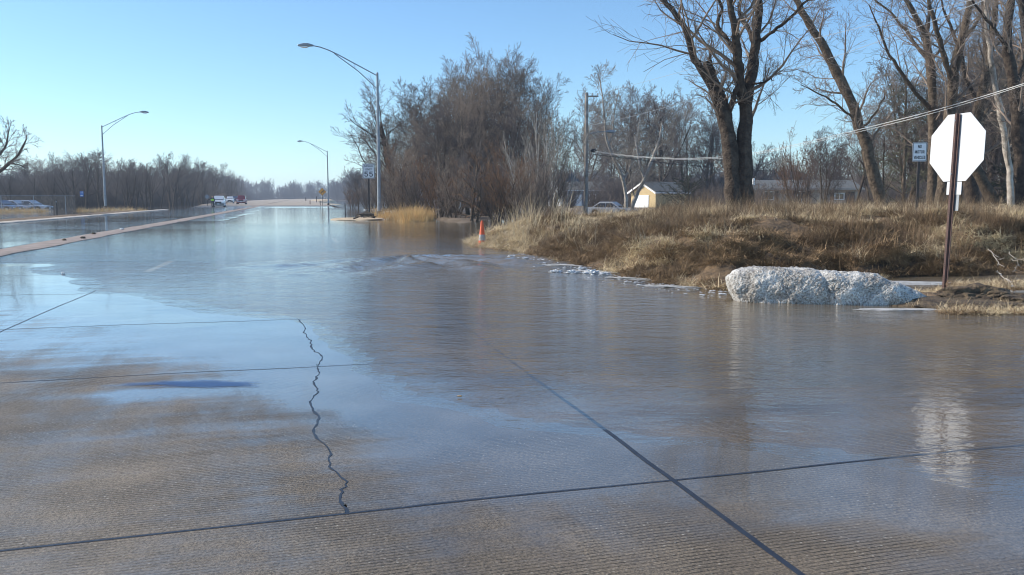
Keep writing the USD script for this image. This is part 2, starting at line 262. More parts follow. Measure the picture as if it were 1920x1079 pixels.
# ------------------------------------------------------------------ terrain levels (water level is 0)
WET = [(-900, 1500), (-900, 470), (0, 497), (40, 496), (78, 497), (92, 520), (148, 545), (240, 567), (345, 589), (440, 596), (497, 600), (540, 618), (566, 640), (585, 668), (606, 700), (700, 742), (800, 775), (960, 810), (1160, 842), (1420, 872), (1700, 905), (1920, 945), (2300, 1010), (2500, 1500)]
DRY = Polygon([G(u, v)[:2] for u, v in WET]); shapely.prepare(DRY)
FOOT = [(872, 449), (884, 459), (905, 465), (960, 470), (1000, 478), (1060, 491), (1120, 505), (1180, 518), (1240, 530), (1330, 542), (1400, 544), (1500, 535), (1600, 525), (1700, 518), (1800, 517), (1920, 513), (2150, 505), (2700, 495)]
BACK = [(34, 62), (14, 58), (7.0, 40), (3.5, 33), (0.5, 31), (-0.9, 28)]
MOUND = Polygon([tuple(G(u, v)[:2]) for u, v in FOOT] + [(45, 30)] + BACK); shapely.prepare(MOUND)
def inside(poly, xy):                                   # signed distance, positive inside
    p = shapely.points(np.asarray(xy)[..., :2]); d = shapely.distance(poly.boundary, p); return np.where(shapely.contains(poly, p), d, -d)
def mound_z(xy):
    sd = inside(MOUND, xy); xy = np.asarray(xy)
    az = np.arctan2(xy[..., 0], xy[..., 1])
    H = np.interp(az, [-0.06, -0.03, 0.02, 0.10, 0.2, 0.5], [0.40, 0.60, 0.74, 0.82, 0.90, 0.94])
    x = np.clip(sd / np.interp(az, [-0.05, 0.1, 0.25], [4.0, 5.0, 6.0]), 0, 1)
    z = H * (1 - (1 - x) ** 2.0)
    lump = fb(xy, 0.75, 3) * 1.35 + fb(xy, 1.8, 8) * 0.85
    return np.where(sd > 0, z + lump * sstep(0, 1.0, sd) * (0.35 + 0.65 * (1 - x)), np.maximum(sd * 0.5, -0.5))
def road_z(xy):
    s, t = ST(xy)
    sd = inside(DRY, xy) + fb(xy, 0.5, 21) * 0.5
    near = np.where(sd > 0, 0.014 * sstep(0, 1.2, sd), -0.045 * sstep(0, 3.0, -sd) - 0.05 * sstep(2, 14, -sd)) + fb(xy, 0.7, 4) * 0.006
    left = t < -6.5
    strip = sstep(-3.4, -4.6, t + fb(xy, 0.09, 31) * 2) * sstep(38, 60, s)
    far = sstep(118, 135, s + t * 0.7)
    up = 0.06 * sstep(125, 170, s) + 0.95 * sstep(170, 560, s)
    z = np.where(s < 25, near, near * (1 - np.maximum(far, strip)) + 0.02 * np.maximum(far, strip))
    z = np.where(left, 0.0005 + fb(xy, 0.16, 12) * 0.022 + 0.012 * sstep(60, 110, s), z)
    return z + up + np.where(left, 0, 0.16 * sstep(124, 165, s))
THICK = Polygon([G(u, v)[:2] for u, v in [(735, 411), (800, 417), (868, 419), (905, 412)]] + [(1.5, 56), (2.5, 66), (-2, 110), (-30, 118), (-20, 76)]); shapely.prepare(THICK)
def ground_z(xy):
    xy = np.asarray(xy, float); x, y = xy[..., 0], xy[..., 1]; s, t = ST(xy)
    z = np.full(x.shape, -0.35) + fb(xy, 0.05, 2) * 0.12
    sd = inside(THICK, xy); z = np.maximum(z, -0.35 + 0.47 * sstep(-2.5, 1.0, sd) + fb(xy, 0.5, 6) * 0.1)
    yard = sstep(86, 92, y) * sstep(2, 10, x + 0.08 * (y - 90) + 6); z = np.maximum(z, -0.35 + 0.62 * yard)
    left = sstep(-19, -24, t) * sstep(0, 4, 46 + 0 * s) * np.where(s > 60, sstep(-38, -34, -np.abs(t + 46)), 0)
    z = np.maximum(z, -0.35 + 0.0 * left)
    far = sstep(230, 420, y) * (sstep(4, 60, np.abs(t + 6)))
    z = z + far * 0.6 + 9 * sstep(420, 900, y) * (0.35 + fb(xy, 0.004, 9)) * sstep(8, 90, np.abs(t + 6))
    on = (t > -19) & (t < 8) & (s > 0) & (s < 640)
    return np.where(on & (s > 18), np.minimum(z, road_z(xy) - 0.3), z)

def grid_mesh(xs, ys, zf):
    X, Y = np.meshgrid(xs, ys); xy = np.stack([X, Y], -1); v = np.concatenate([xy, zf(xy)[..., None]], -1).reshape(-1, 3)
    i = np.arange(len(v)).reshape(X.shape); f = np.concatenate([np.stack([i[:-1, :-1], i[:-1, 1:], i[1:, 1:]], -1).reshape(-1, 3), np.stack([i[:-1, :-1], i[1:, 1:], i[1:, :-1]], -1).reshape(-1, 3)])
    return v, f
def axis(*spans): return np.unique(np.concatenate([np.linspace(a, b, n) for a, b, n in spans]))
gv, gf = grid_mesh(axis((-1500, -220, 16), (-220, -60, 60), (-60, 40, 120), (40, 220, 60), (220, 1500, 16)), axis((-40, 20, 30), (20, 130, 130), (130, 420, 90), (420, 2200, 40)), ground_z)
obj('ground', (gv, gf), 'mud', smooth=True, kind='structure')

# ------------------------------------------------------------------ road: slabs near the camera, one sheet beyond
def drape(poly, step, zf, skirt=0.09):
    """A polygon as a triangulated sheet following zf, with sides going down."""
    edge = [np.array([poly.exterior.interpolate(x).coords[0] for x in np.linspace(0, poly.exterior.length, int(poly.exterior.length / (step * 0.7)) + 4)[:-1]])]
    edge = np.unique(np.concatenate(edge + [np.array(poly.exterior.coords)[:-1]]).round(5), axis=0)
    x0, y0, x1, y1 = poly.bounds; X, Y = np.meshgrid(np.arange(x0, x1, step), np.arange(y0, y1, step)); p = np.stack([X.ravel(), Y.ravel()], 1)
    p = p[inside(poly, p) > step * 0.45]; p = np.concatenate([edge, p])
    f = Delaunay(p).simplices; c = p[f].mean(1); f = f[shapely.contains(poly, shapely.points(c))]
    a = np.cross(p[f[:, 1]] - p[f[:, 0]], p[f[:, 2]] - p[f[:, 0]]); f = np.where((a < 0)[:, None], f[:, ::-1], f); f = f[np.abs(a) > 1e-9]
    v = np.concatenate([p, zf(p)[:, None]], 1)
    e = np.concatenate([f[:, [0, 1]], f[:, [1, 2]], f[:, [2, 0]]]); key = np.sort(e, 1); _, idx, cnt = np.unique(key, axis=0, return_index=True, return_counts=True)
    e = e[idx[cnt == 1]]; lo = v.copy(); lo[:, 2] -= skirt; n = len(v)
    side = np.concatenate([np.stack([e[:, 0], e[:, 0] + n, e[:, 1]], 1), np.stack([e[:, 1], e[:, 0] + n, e[:, 1] + n], 1)])
    v, f = np.concatenate([v, lo]), np.concatenate([f, side]); use, f = np.unique(f, return_inverse=True); f = f.reshape(-1, 3)
    return v[use], f, len(use)
def wetness(xy):
    xy = np.asarray(xy)[:, :2]
    sd = inside(DRY, xy); s, t = ST(xy)
    w = 0.335 + 0.75 * np.exp(-np.maximum(sd, 0) / (0.36 + 0.22 * sstep(0.5, -0.8, t))) + 0.16 * sstep(0.15, 0.5, t) * sstep(2.6, 3.6, s) + 0.08 * sstep(0.5, 4, t)
    w += 0.22 * sstep(6.6, 8.2, s) * (t < 0.2) - 0.03 * sstep(3.6, 2.7, s)
    for a, b, r, k in ((6.05, -1.0, 0.42, 0.3),): w += k * np.exp(-(((s - a) / 0.2) ** 2 + ((t - b) / r) ** 2))
    return np.where(road_z(xy) < -0.001, 0.40, w)
def wear(xy):
    s, t = ST(np.asarray(xy)[:, :2]); w = sum(np.exp(-((t - c + 0.10 * fb(np.asarray(xy)[:, :2], 0.3, 61)) / 0.34) ** 2) for c in (-5.6, -3.8, -1.6, 0.55, 3.0, 4.8))
    return np.clip(w * (0.5 + 1.6 * fb(np.asarray(xy)[:, :2], 0.8, 62)) + 0.9 * sstep(0.10, 0.26, fb(np.asarray(xy)[:, :2], 1.1, 63)), 0, 1)
road = thing('road', kind='structure')
CRACK_T = [(3.53, 0.15), (3.75, 0.13), (3.95, 0.17), (4.2, 0.10), (4.5, 0.12), (4.85, 0.03), (5.2, 0.07), (5.6, 0.02), (5.95, 0.08), (6.25, 0.05), (6.6, 0.10), (6.86, 0.09), (7.3, 0.14), (7.7, 0.06), (8.2, 0.05), (8.6, 0.0), (9.15, 0.0), (9.66, -0.06)]
rc = np.random.default_rng(11); crack = []
for (s0, t0), (s1, t1) in zip(CRACK_T, CRACK_T[1:]):
    for k in range(6): crack.append((s0 + (s1 - s0) * k / 6, t0 + (t1 - t0) * k / 6 + rc.normal(0, 0.0062)))
crack.append(CRACK_T[-1])
rows = [-2.6, 0.33, 3.53, 6.86, 9.70, 13.2, 16.6, 20.0]; cols = [-6.5, -2.87, 1.64, 9.5, 16.0]
SK = 0.0743; GAP = 0.0075
for i in range(len(rows) - 1):
    for j in range(len(cols) - 1):
        gl_, gr_ = GAP * (1.5 if j == 2 else 1.0), GAP * (1.5 if j == 1 else 1.0); quad = [(rows[i] + GAP * 1.3 + SK * cols[j], cols[j] + gl_), (rows[i + 1] - GAP * 1.3 + SK * cols[j], cols[j] + gl_), (rows[i + 1] - GAP * 1.3 + SK * cols[j + 1], cols[j + 1] - gr_), (rows[i] + GAP * 1.3 + SK * cols[j + 1], cols[j + 1] - gr_)]
        pieces = [Polygon(quad)]
        if j == 1 and i in (2, 3):
            cut = LineString([(s, t) for s, t in crack]).buffer(0.0036, cap_style=2)
            cut = cut.union(LineString([(rows[i] - 0.3, crack[0][1] if i == 2 else 0.09), (rows[i] + 0.12, crack[0][1] if i == 2 else 0.09)]).buffer(0.006)).union(LineString([(9.5, -0.05), (9.95, -0.06)]).buffer(0.006))
            d = pieces[0].difference(cut); pieces = sorted([g for g in getattr(d, 'geoms', [d]) if g.area > 0.05], key=lambda g: g.centroid.y)
        for g in pieces:
            g = Polygon([tuple(XY(np.array(s), np.array(t))) for s, t in g.exterior.coords]).simplify(0.0015)
            if not g.exterior.is_ccw: g = Polygon(list(g.exterior.coords)[::-1])
            v, f, n = drape(g, 0.11 if rows[i] < 9 else 0.3, lambda p: road_z(p))
            obj('concrete_slab', (v, f), 'wet_concrete', road, prim={'wet': wetness(v[:, :2]), 'wear': wear(v[:, :2])})
def sealant(sa, ta, sb, tb, w, seed):
    n = int(math.hypot(sb - sa, tb - ta) / 0.04); k = np.linspace(0, 1, n); r_ = np.random.default_rng(seed); wob = np.convolve(r_.normal(0, 1, n + 20), np.ones(9) / 9, 'same')[10:-10]
    xy = XY(sa + (sb - sa) * k, ta + (tb - ta) * k); d = (xy[-1] - xy[0]) / np.linalg.norm(xy[-1] - xy[0]); nr = np.array([-d[1], d[0]]); wl, wr = w * (1 + 0.5 * wob), w * (1 - 0.4 * wob)
    z = road_z(xy) + 0.0012; v = np.concatenate([np.concatenate([xy + nr * wl[:, None], z[:, None]], 1), np.concatenate([xy - nr * wr[:, None], z[:, None]], 1)]); i = np.arange(n - 1)
    obj('joint_sealant', (v, np.concatenate([np.stack([i, i + n, i + 1], 1), np.stack([i + 1, i + n, i + n + 1], 1)])), 'gap_fill', road)
for q_ in range(1, len(rows) - 1): sealant(rows[q_] + SK * -6.4, -6.4, rows[q_] + SK * 15.8, 15.8, 0.0085 if q_ < 3 else 0.0055, q_)
for q_ in (1, 2): sealant(rows[0] + 0.2, cols[q_], rows[-1] - 0.1, cols[q_], (0, 0.008, 0.0135)[q_], 20 + q_)
ck = np.array(crack); ck_xy = XY(ck[:, 0], ck[:, 1]); d = np.gradient(ck_xy, axis=0); d /= np.linalg.norm(d, axis=1, keepdims=True); nr = np.stack([-d[:, 1], d[:, 0]], 1)
wc = (0.0026 + 0.0030 * np.abs(np.random.default_rng(8).normal(0, 1, len(ck))))[:, None]; zc = (road_z(ck_xy) + 0.0014)[:, None]; i = np.arange(len(ck) - 1); n = len(ck)
obj('crack_water', (np.concatenate([np.concatenate([ck_xy + nr * wc, zc], 1), np.concatenate([ck_xy - nr * wc, zc], 1)]), np.concatenate([np.stack([i, i + n, i + 1], 1), np.stack([i + 1, i + n, i + n + 1], 1)])), 'gap_fill', road)
M['blue_film'] = usdkit.material(stage, '/World/Looks/blue_film', {'at': ('attribute', dict(attribute='film')), 'g': ('geometry', {}), 'mp': ('mapping', dict(scale=(2.0, 9.0, 1.0))), 'n': ('noise_texture', dict(scale=2.2, detail=5.0)), 'ad': ('math', dict(math_type='add')), 'mr': ('map_range', dict(range_type='smoothstep', from_min=0.75, from_max=1.2, to_min=0.0, to_max=0.75, clamp=True)),  # dark blue base colour stands in for the upper sky mirrored on the slab
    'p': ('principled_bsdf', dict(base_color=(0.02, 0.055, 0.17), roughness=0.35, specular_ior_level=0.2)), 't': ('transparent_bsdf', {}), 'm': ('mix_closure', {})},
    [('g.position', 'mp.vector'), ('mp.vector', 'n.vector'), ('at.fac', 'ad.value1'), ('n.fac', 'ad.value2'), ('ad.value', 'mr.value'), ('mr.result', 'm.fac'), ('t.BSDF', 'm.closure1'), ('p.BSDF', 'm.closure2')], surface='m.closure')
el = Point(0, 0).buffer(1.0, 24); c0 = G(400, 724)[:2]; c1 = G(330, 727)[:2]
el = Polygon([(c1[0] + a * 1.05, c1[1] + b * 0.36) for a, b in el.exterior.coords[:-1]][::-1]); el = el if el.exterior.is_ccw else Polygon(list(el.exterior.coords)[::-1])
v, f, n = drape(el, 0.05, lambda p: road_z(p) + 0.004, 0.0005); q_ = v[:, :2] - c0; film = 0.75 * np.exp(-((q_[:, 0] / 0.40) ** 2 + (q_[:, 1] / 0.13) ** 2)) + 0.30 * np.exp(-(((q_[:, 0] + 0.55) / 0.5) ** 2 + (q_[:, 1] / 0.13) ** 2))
obj('blue_puddle', (v, f), 'blue_film', road, prim={'film': film})  # sky reflection painted on as a blue patch, masked by film
bed = grid_mesh(np.linspace(-14, 24, 60), np.linspace(-6, 26, 60), lambda p: np.full(p.shape[:-1], -0.13))
obj('joint_bed', bed, 'gap_fill', road)
def strip_mesh(ss, ts, zf, off=0.0):
    S, T_ = np.meshgrid(ss, ts, indexing='ij'); xy = XY(S, T_); v = np.concatenate([xy, (zf(xy) + off)[..., None]], -1).reshape(-1, 3)
    i = np.arange(len(v)).reshape(S.shape); f = np.concatenate([np.stack([i[:-1, :-1], i[1:, 1:], i[:-1, 1:]], -1).reshape(-1, 3), np.stack([i[:-1, :-1], i[1:, :-1], i[1:, 1:]], -1).reshape(-1, 3)])
    f = f[:, ::-1] if np.cross(v[f[0, 1]] - v[f[0, 0]], v[f[0, 2]] - v[f[0, 0]])[2] < 0 else f
    return v, f
far_s = np.concatenate([np.linspace(20.02, 60, 90), np.linspace(60.6, 200, 170), np.linspace(203, 640, 110)])
v, f = strip_mesh(far_s, np.linspace(-6.49, 4.6, 24), road_z)
v[:, :2] += np.outer(1.0 * sstep(200, 640, ST(v)[0]), TD) * 4
s_, t_ = ST(v); obj('pavement', (v, f), 'wet_pavement', road, smooth=True, prim={'wet': 0.70 - 0.57 * sstep(122, 165, s_)})
opp = thing('opposite_road', kind='structure')
S_, T_ = np.meshgrid(np.concatenate([np.linspace(4, 60, 130), far_s[90:]]), np.linspace(0, 1, 22), indexing='ij')
Tm = -7.72 + (-7.3 - 7.5 * sstep(110, 240, S_) + 7.5 * sstep(300, 560, S_)) * T_
xy = XY(S_, Tm) + (4.0 * sstep(200, 640, S_))[..., None] * TD; v = np.concatenate([xy, road_z(XY(S_, np.minimum(Tm, -6.6)))[..., None]], -1).reshape(-1, 3)
i = np.arange(len(v)).reshape(S_.shape); f = np.concatenate([np.stack([i[:-1, :-1], i[:-1, 1:], i[1:, 1:]], -1).reshape(-1, 3), np.stack([i[:-1, :-1], i[1:, 1:], i[1:, :-1]], -1).reshape(-1, 3)])
f = f[:, ::-1] if np.cross(v[f[0, 1]] - v[f[0, 0]], v[f[0, 2]] - v[f[0, 0]])[2] < 0 else f
obj('pavement', (v, f), 'wet_pavement', opp, smooth=True, prim={'wet': 0.66 - 0.52 * sstep(112, 190, S_.ravel())})
for t0, s0 in ((-2.75, 16.9), (1.08, 16.2)):             # dashed lane lines just below the flood
    for k in range(9):
        s1 = s0 + k * 12.2
        v, f = strip_mesh(np.linspace(s1, s1 + 3.1, 12), np.linspace(t0 - 0.07, t0 + 0.07, 2), road_z, 0.008)
        obj('lane_dash', (v, f), 'painted_line', road)

def ridge(name, t0, t1, s0, s1, top, m, seed, parent='/World', **kw):
    ss = np.concatenate([np.arange(s0, 60, 0.25), np.arange(max(s0, 60), s1, 1.0)]); prof = [(0.0, -0.14), (0.03, 0.55), (0.14, 0.92), (0.35, 1.0), (0.65, 1.0), (0.86, 0.9), (0.97, 0.5), (1.0, -0.14)]
    S, K = np.meshgrid(ss, np.arange(len(prof)), indexing='ij'); w = np.array([p[0] for p in prof]); hh = np.array([p[1] for p in prof])
    T0 = t0 + 0.12 * (meshkit.noise(np.stack([ss * 0.6, 0 * ss, 0 * ss + seed], 1), seed) - 0.5); Tt = T0[:, None] + (t1 - t0) * w
    xy = XY(S, Tt); z = np.where(hh < 0, -0.2, top * hh) + np.where(hh > 0, fb(xy, 1.1, seed) * top * 0.7, 0) + np.maximum(road_z(XY(S, 0 * S - 10.0)), 0)
    v = np.concatenate([xy, z[..., None]], -1).reshape(-1, 3); i = np.arange(len(v)).reshape(S.shape)
    f = np.concatenate([np.stack([i[:-1, :-1], i[:-1, 1:], i[1:, 1:]], -1).reshape(-1, 3), np.stack([i[:-1, :-1], i[1:, 1:], i[1:, :-1]], -1).reshape(-1, 3)])
    c = v[f[len(prof) * 2]]; f = f if np.cross(v[f[3, 1]] - v[f[3, 0]], v[f[3, 2]] - v[f[3, 0]])[2] > 0 else f[:, ::-1]
    return obj(name, (v, f), m, parent, smooth=40, **kw)
ridge('median', -7.62, -6.62, 4, 210, 0.028, 'median_stone', 3, kind='structure')
ridge('kerb', -15.9, -15.1, 20, 110, 0.075, 'kerb_concrete', 5, kind='structure')
ridge('verge', -18.2, -16.0, 20, 100, 0.06, 'thatch', 6, kind='structure')

# ------------------------------------------------------------------ flood water: one sheet, finer near the camera
WAVES = [(740, 500, 17.0)]
def water_sheet():
    r = np.concatenate([np.geomspace(2.2, 45, 520), np.geomspace(45.4, 1600, 90)])
    a = np.concatenate([np.linspace(-1.35, -0.58, 40), np.linspace(-0.575, 0.6, 560), np.linspace(0.61, 1.35, 40)])
    Rr, A = np.meshgrid(r, a, indexing='ij'); x, y = Rr * np.sin(A), Rr * np.cos(A); xy = np.stack([x, y], -1); s, t = ST(xy)
    onroad = (t > -15) & (t < 6.0) & (s < 640)
    bottom = np.where(onroad, road_z(xy), np.maximum(ground_z(xy), np.where(inside(MOUND, xy) > -1.5, mound_z(xy), -1)))
    near = (s < 22) & (t > -6.4) & ~(inside(MOUND, xy) > -0.6); bottom = np.where(near, road_z(xy) - 0.12 * sstep(4.5, 8, t), bottom)
    depth = np.clip(-bottom, 0, 0.5)
    depth = np.where(near, depth * (0.3 + 0.7 * sstep(9, 18, s)) + (0.025 + 0.115 * sstep(0.8, 4.2, t + 0.18 * (s - 7))) * sstep(4.3, 8, s), depth)
    z = np.zeros_like(x)
    # rushing shallow water: standing waves fanning out from where the flow spills over the road edge
    o = G(770, 478)[:2]; d = xy - o; rad = np.linalg.norm(d, axis=-1); th = np.arctan2(d[..., 0], -d[..., 1])
    fan = np.exp(-((rad - 2.6) / 2.4) ** 2) * sstep(1.45, 0.5, np.abs(th - 0.45)); n1 = fb(xy, 0.9, 14)
    z += fan * (0.055 * np.sin(th * 16 + n1 * 7) * (0.6 + 0.8 * np.abs(fb(xy, 0.7, 18)) * 2) + fb(xy, 2.4, 15) * 0.10)
    edge = np.exp(-((inside(MOUND, xy) + 0.9) / 0.6) ** 2) * (y < 24) * (x > -1); z += edge * fb(xy, 3.0, 17) * 0.03
    c = G(1760, 622)[:2]; e2 = np.exp(-(((x - c[0]) / 1.1) ** 2 + ((y - c[1]) / 0.9) ** 2)); z += 0.012 * e2 * fb(xy, 5.0, 19)
    depth = np.clip(depth + 0.10 * fan, 0, 0.5)
    flow = np.exp(-((rad - 3) / 5.0) ** 2)
    ripple = 0.16 + 0.9 * sstep(36, 14, y) * (0.75 + 0.8 * sstep(-0.1, 0.15, fb(xy, 0.12, 23))) + 0.6 * flow + 2.2 * e2 + 0.25 * sstep(-0.02, 0.12, fb(xy * [0.35, 1.6], 0.06, 27)) * sstep(20, 40, y)
    ripple *= (1 + 1.0 * sstep(13, 7, y)) * (0.55 + 0.45 * sstep(-1.5, 1.5, t)) 
    ripple *= np.where(onroad & (t > -6.4), sstep(0.0, 0.035, depth) * 0.8 + 0.2, 1.0)
    v = np.stack([x, y, z], -1).reshape(-1, 3); i = np.arange(len(v)).reshape(x.shape)
    f = np.concatenate([np.stack([i[:-1, :-1], i[1:, 1:], i[:-1, 1:]], -1).reshape(-1, 3), np.stack([i[:-1, :-1], i[1:, :-1], i[1:, 1:]], -1).reshape(-1, 3)])
    f = f[:, ::-1] if np.cross(v[f[0, 1]] - v[f[0, 0]], v[f[0, 2]] - v[f[0, 0]])[2] < 0 else f
    b = bottom.ravel(); keep = (b[f].min(1) < 0.02); f = f[keep]
    return v, f, depth.ravel(), ripple.ravel()
v, f, dep, rip = water_sheet()
obj('water', (v, f), 'flood', smooth=True, prim={'depth': dep, 'ripple': rip}, kind='structure')



# ------------------------------------------------------------------ grass bank beside the junction
v, f = grid_mesh(np.concatenate([np.arange(-4, 16, 0.16), np.arange(16, 46, 0.6)]), np.concatenate([np.arange(10, 32, 0.16), np.arange(32, 63, 0.5)]), mound_z)
sdv = inside(MOUND, v); f = f[(sdv[f] > -0.7).any(1)]; use, f = np.unique(f, return_inverse=True)
obj('grass_bank', (v[use], f.reshape(-1, 3)), 'thatch', smooth=True, kind='structure')

def blades(seed, n, length, width, spread, lean, segs=3, droop=1.0):
    """A tuft of dry blades rooted in a small disc."""
    r = np.random.default_rng(seed); a = r.uniform(0, 2 * np.pi, n); rad = spread * np.sqrt(r.uniform(0, 1, n)); base = np.stack([rad * np.cos(a), rad * np.sin(a), np.full(n, -0.03)], 1)
    L = length * r.uniform(0.45, 1.25, n); az = r.uniform(0, 2 * np.pi, n); el = np.clip(r.normal(lean, 0.35, n), 0.02, 1.5); V = []
    side = np.stack([-np.sin(az), np.cos(az), 0 * az], 1) * (width * r.uniform(0.6, 1.4, n))[:, None]
    p = base.copy(); V.append(p - side / 2); V.append(p + side / 2)
    for k in range(1, segs + 1):
        e = el + droop * (k / segs) ** 2 * r.uniform(0.2, 1.0, n); d = np.stack([np.cos(az) * np.sin(e), np.sin(az) * np.sin(e), np.cos(e)], 1); p = p + d * (L / segs)[:, None]
        w = side * (1 - k / segs * 0.85) / 2; V += [p - w, p + w]
    V = np.stack(V, 1); m = V.shape[1]; q_ = np.array([[2 * k, 2 * k + 1, 2 * k + 3, 2 * k + 2] for k in range(segs)]); tri = np.concatenate([q_[:, [0, 1, 2]], q_[:, [0, 2, 3]]])
    return V.reshape(-1, 3), (np.arange(n)[:, None, None] * m + tri).reshape(-1, 3)
def quat(axis, ang):
    axis = axis / np.linalg.norm(axis, axis=1, keepdims=True); return np.concatenate([np.cos(ang / 2)[:, None], axis * np.sin(ang / 2)[:, None]], 1)
def qmul(a, b):
    w1, x1, y1, z1 = a.T; w2, x2, y2, z2 = b.T
    return np.stack([w1*w2-x1*x2-y1*y2-z1*z2, w1*x2+x1*w2+y1*z2-z1*y2, w1*y2-x1*z2+y1*w2+z1*x2, w1*z2+x1*y2-y1*x2+z1*w2], 1)
def scatter(name, protos, pos, which, scale, tilt_axis, tilt, seed, **tags):
    pi = UsdGeom.PointInstancer.Define(stage, numbered('/World', name)); r = np.random.default_rng(seed); rel = pi.CreatePrototypesRel()
    for k, (mesh, m) in enumerate(protos):
        o = usdkit.mesh(stage, f'{path(pi)}/{name}_kind_{k:03d}', mesh, M[m]); rel.AddTarget(o.GetPath())
    q1 = quat(np.tile([[0, 0, 1.0]], (len(pos), 1)), r.uniform(0, 2 * np.pi, len(pos))); q2 = quat(tilt_axis, tilt); qq = qmul(q2, q1)
    pi.CreatePositionsAttr(Vt.Vec3fArray.FromNumpy(pos.astype(np.float32))); pi.CreateProtoIndicesAttr(Vt.IntArray.FromNumpy(which.astype(np.int32)))
    pi.CreateOrientationsAttr(Vt.QuathArray([Gf.Quath(float(a), float(b), float(c), float(d)) for a, b, c, d in qq])); pi.CreateScalesAttr(Vt.Vec3fArray.FromNumpy(np.repeat(np.asarray(scale, np.float32)[:, None], 3, 1)))
    tag(pi, **tags); return pi
def pick_points(n, x0, x1, y0, y1, ok, seed):
    r = np.random.default_rng(seed); p = np.stack([r.uniform(x0, x1, n), r.uniform(y0, y1, n)], 1); return p[ok(p)]
tufts = [(blades(1, 70, 0.24, 0.008, 0.20, 1.25), 'straw'), (blades(2, 70, 0.20, 0.008, 0.22, 1.35), 'straw'), (blades(3, 80, 0.22, 0.009, 0.2, 1.25), 'straw_brown'), (blades(4, 80, 0.20, 0.009, 0.2, 1.35), 'straw_brown'), (blades(5, 34, 0.40, 0.007, 0.16, 0.95), 'straw'), (blades(6, 30, 0.40, 0.007, 0.16, 0.95), 'straw_brown'), (blades(7, 22, 0.8, 0.007, 0.2, 0.5, 4), 'straw'), (blades(8, 70, 0.62, 0.0045, 0.22, 0.55, 4), 'weed'), (blades(9, 55, 0.50, 0.0045, 0.25, 0.7, 4), 'weed')]
p1 = pick_points(26000, -2.5, 16, 10.5, 27, lambda p: inside(MOUND, p) > 0.02, 31); sd1 = inside(MOUND, p1)
p1 = p1[(np.random.default_rng(3).uniform(0, 1, len(p1)) < np.where(sd1 < 7, 1.0, 0.45)) & ~((fb(p1, 0.9, 41) < -0.105) & (inside(MOUND, p1) < 5) & (p1[:, 0] > 0.6))]
p2 = pick_points(3500, 0, 30, 22, 50, lambda p: inside(MOUND, p) > 3, 32); pb = np.concatenate([p1, p2]); sdb = inside(MOUND, pb); r = np.random.default_rng(9); k = r.uniform(0, 1, len(pb))
low = 1.35 * fb(pb, 0.7, 44) + 0.13 * sstep(4.2, 2.0, sdb) * sstep(0.2, 1.8, pb[:, 0]) - 0.05 * sstep(3, 6, sdb) - 0.12 * (pb[:, 0] < 0.5); low = low - 0.22 * sstep(0.04, 0.14, fb(pb, 1.5, 91)) + 0.12 * sstep(0.02, 0.12, fb(pb, 0.9, 92)); brown = (low + r.normal(0, 0.05, len(pb)) > 0.0)
which = np.where(brown, np.where(k < 0.46, 2, np.where(k < 0.92, 3, 5)), np.where(k < 0.43, 0, np.where(k < 0.86, 1, 4)))
weedy = (pb[:, 0] < 1.6) & (r.uniform(0, 1, len(pb)) < 0.05); which = np.where(weedy & (sdb > 0.5), 6, which)
wd = (fb(pb, 0.45, 71) > 0.02) & (sdb > 0.6) & (pb[:, 0] > 0.4) & (r.uniform(0, 1, len(pb)) < 0.10); which = np.where(wd, r.integers(7, 9, len(pb)), which)
h = 0.08; gx = (mound_z(pb + [h, 0]) - mound_z(pb - [h, 0])) / (2 * h); gy = (mound_z(pb + [0, h]) - mound_z(pb - [0, h])) / (2 * h); z0 = mound_z(pb)
ax = np.stack([-gy, gx, 0 * gx], 1) + r.normal(0, 0.05, (len(pb), 3)) * [1, 1, 0] + [1e-4, 0, 0]; tilt = -np.arctan(np.hypot(gx, gy)) * r.uniform(0.5, 1.2, len(pb)) * -1.0
scatter('bank_grass', tufts, np.concatenate([pb, z0[:, None]], 1), which, r.uniform(0.6, 1.25, len(pb)), ax, np.where(np.isin(which, (4, 5, 6, 7, 8)), tilt * 0.3, tilt), 5, label='matted dry tan and brown grass covering the bank beside the junction', cat='grass', kind='stuff')
# reeds and standing straw at the water's edge
reeds = [(blades(11, 60, 0.9, 0.014, 0.3, 0.2), 'straw_gold'), (blades(12, 60, 0.7, 0.014, 0.3, 0.25), 'straw_gold'), (blades(13, 50, 0.5, 0.014, 0.35, 0.5), 'straw')]
pe = pick_points(900, -12.5, -5.0, 49.5, 58, lambda p: (inside(THICK, p) > -0.6) & (inside(THICK, p) < 2.2), 51); ze = ground_z(pe)
scatter('reeds', reeds, np.concatenate([pe, np.maximum(ze, -0.05)[:, None]], 1), np.random.default_rng(4).integers(0, 3, len(pe)), np.random.default_rng(5).uniform(0.6, 1.3, len(pe)), np.tile([[1.0, 0, 0]], (len(pe), 1)), np.zeros(len(pe)), 6, label='golden dry reeds standing in the water in front of the thicket', cat='reeds', kind='stuff')
pf = np.concatenate([pick_points(700, -62, -46, 84, 88, lambda p: p[:, 0] > -90, 52), pick_points(160, -46, -40, 92, 97, lambda p: p[:, 0] > -90, 53)])
scatter('roadside_grass', reeds, np.concatenate([pf, np.full((len(pf), 1), -0.12)], 1), 1 + np.random.default_rng(4).integers(0, 2, len(pf)), np.random.default_rng(5).uniform(0.5, 1.1, len(pf)), np.tile([[1.0, 0, 0]], (len(pf), 1)), np.zeros(len(pf)), 7, label='brown dry grass along the foot of the chain link fence', cat='grass', kind='stuff')

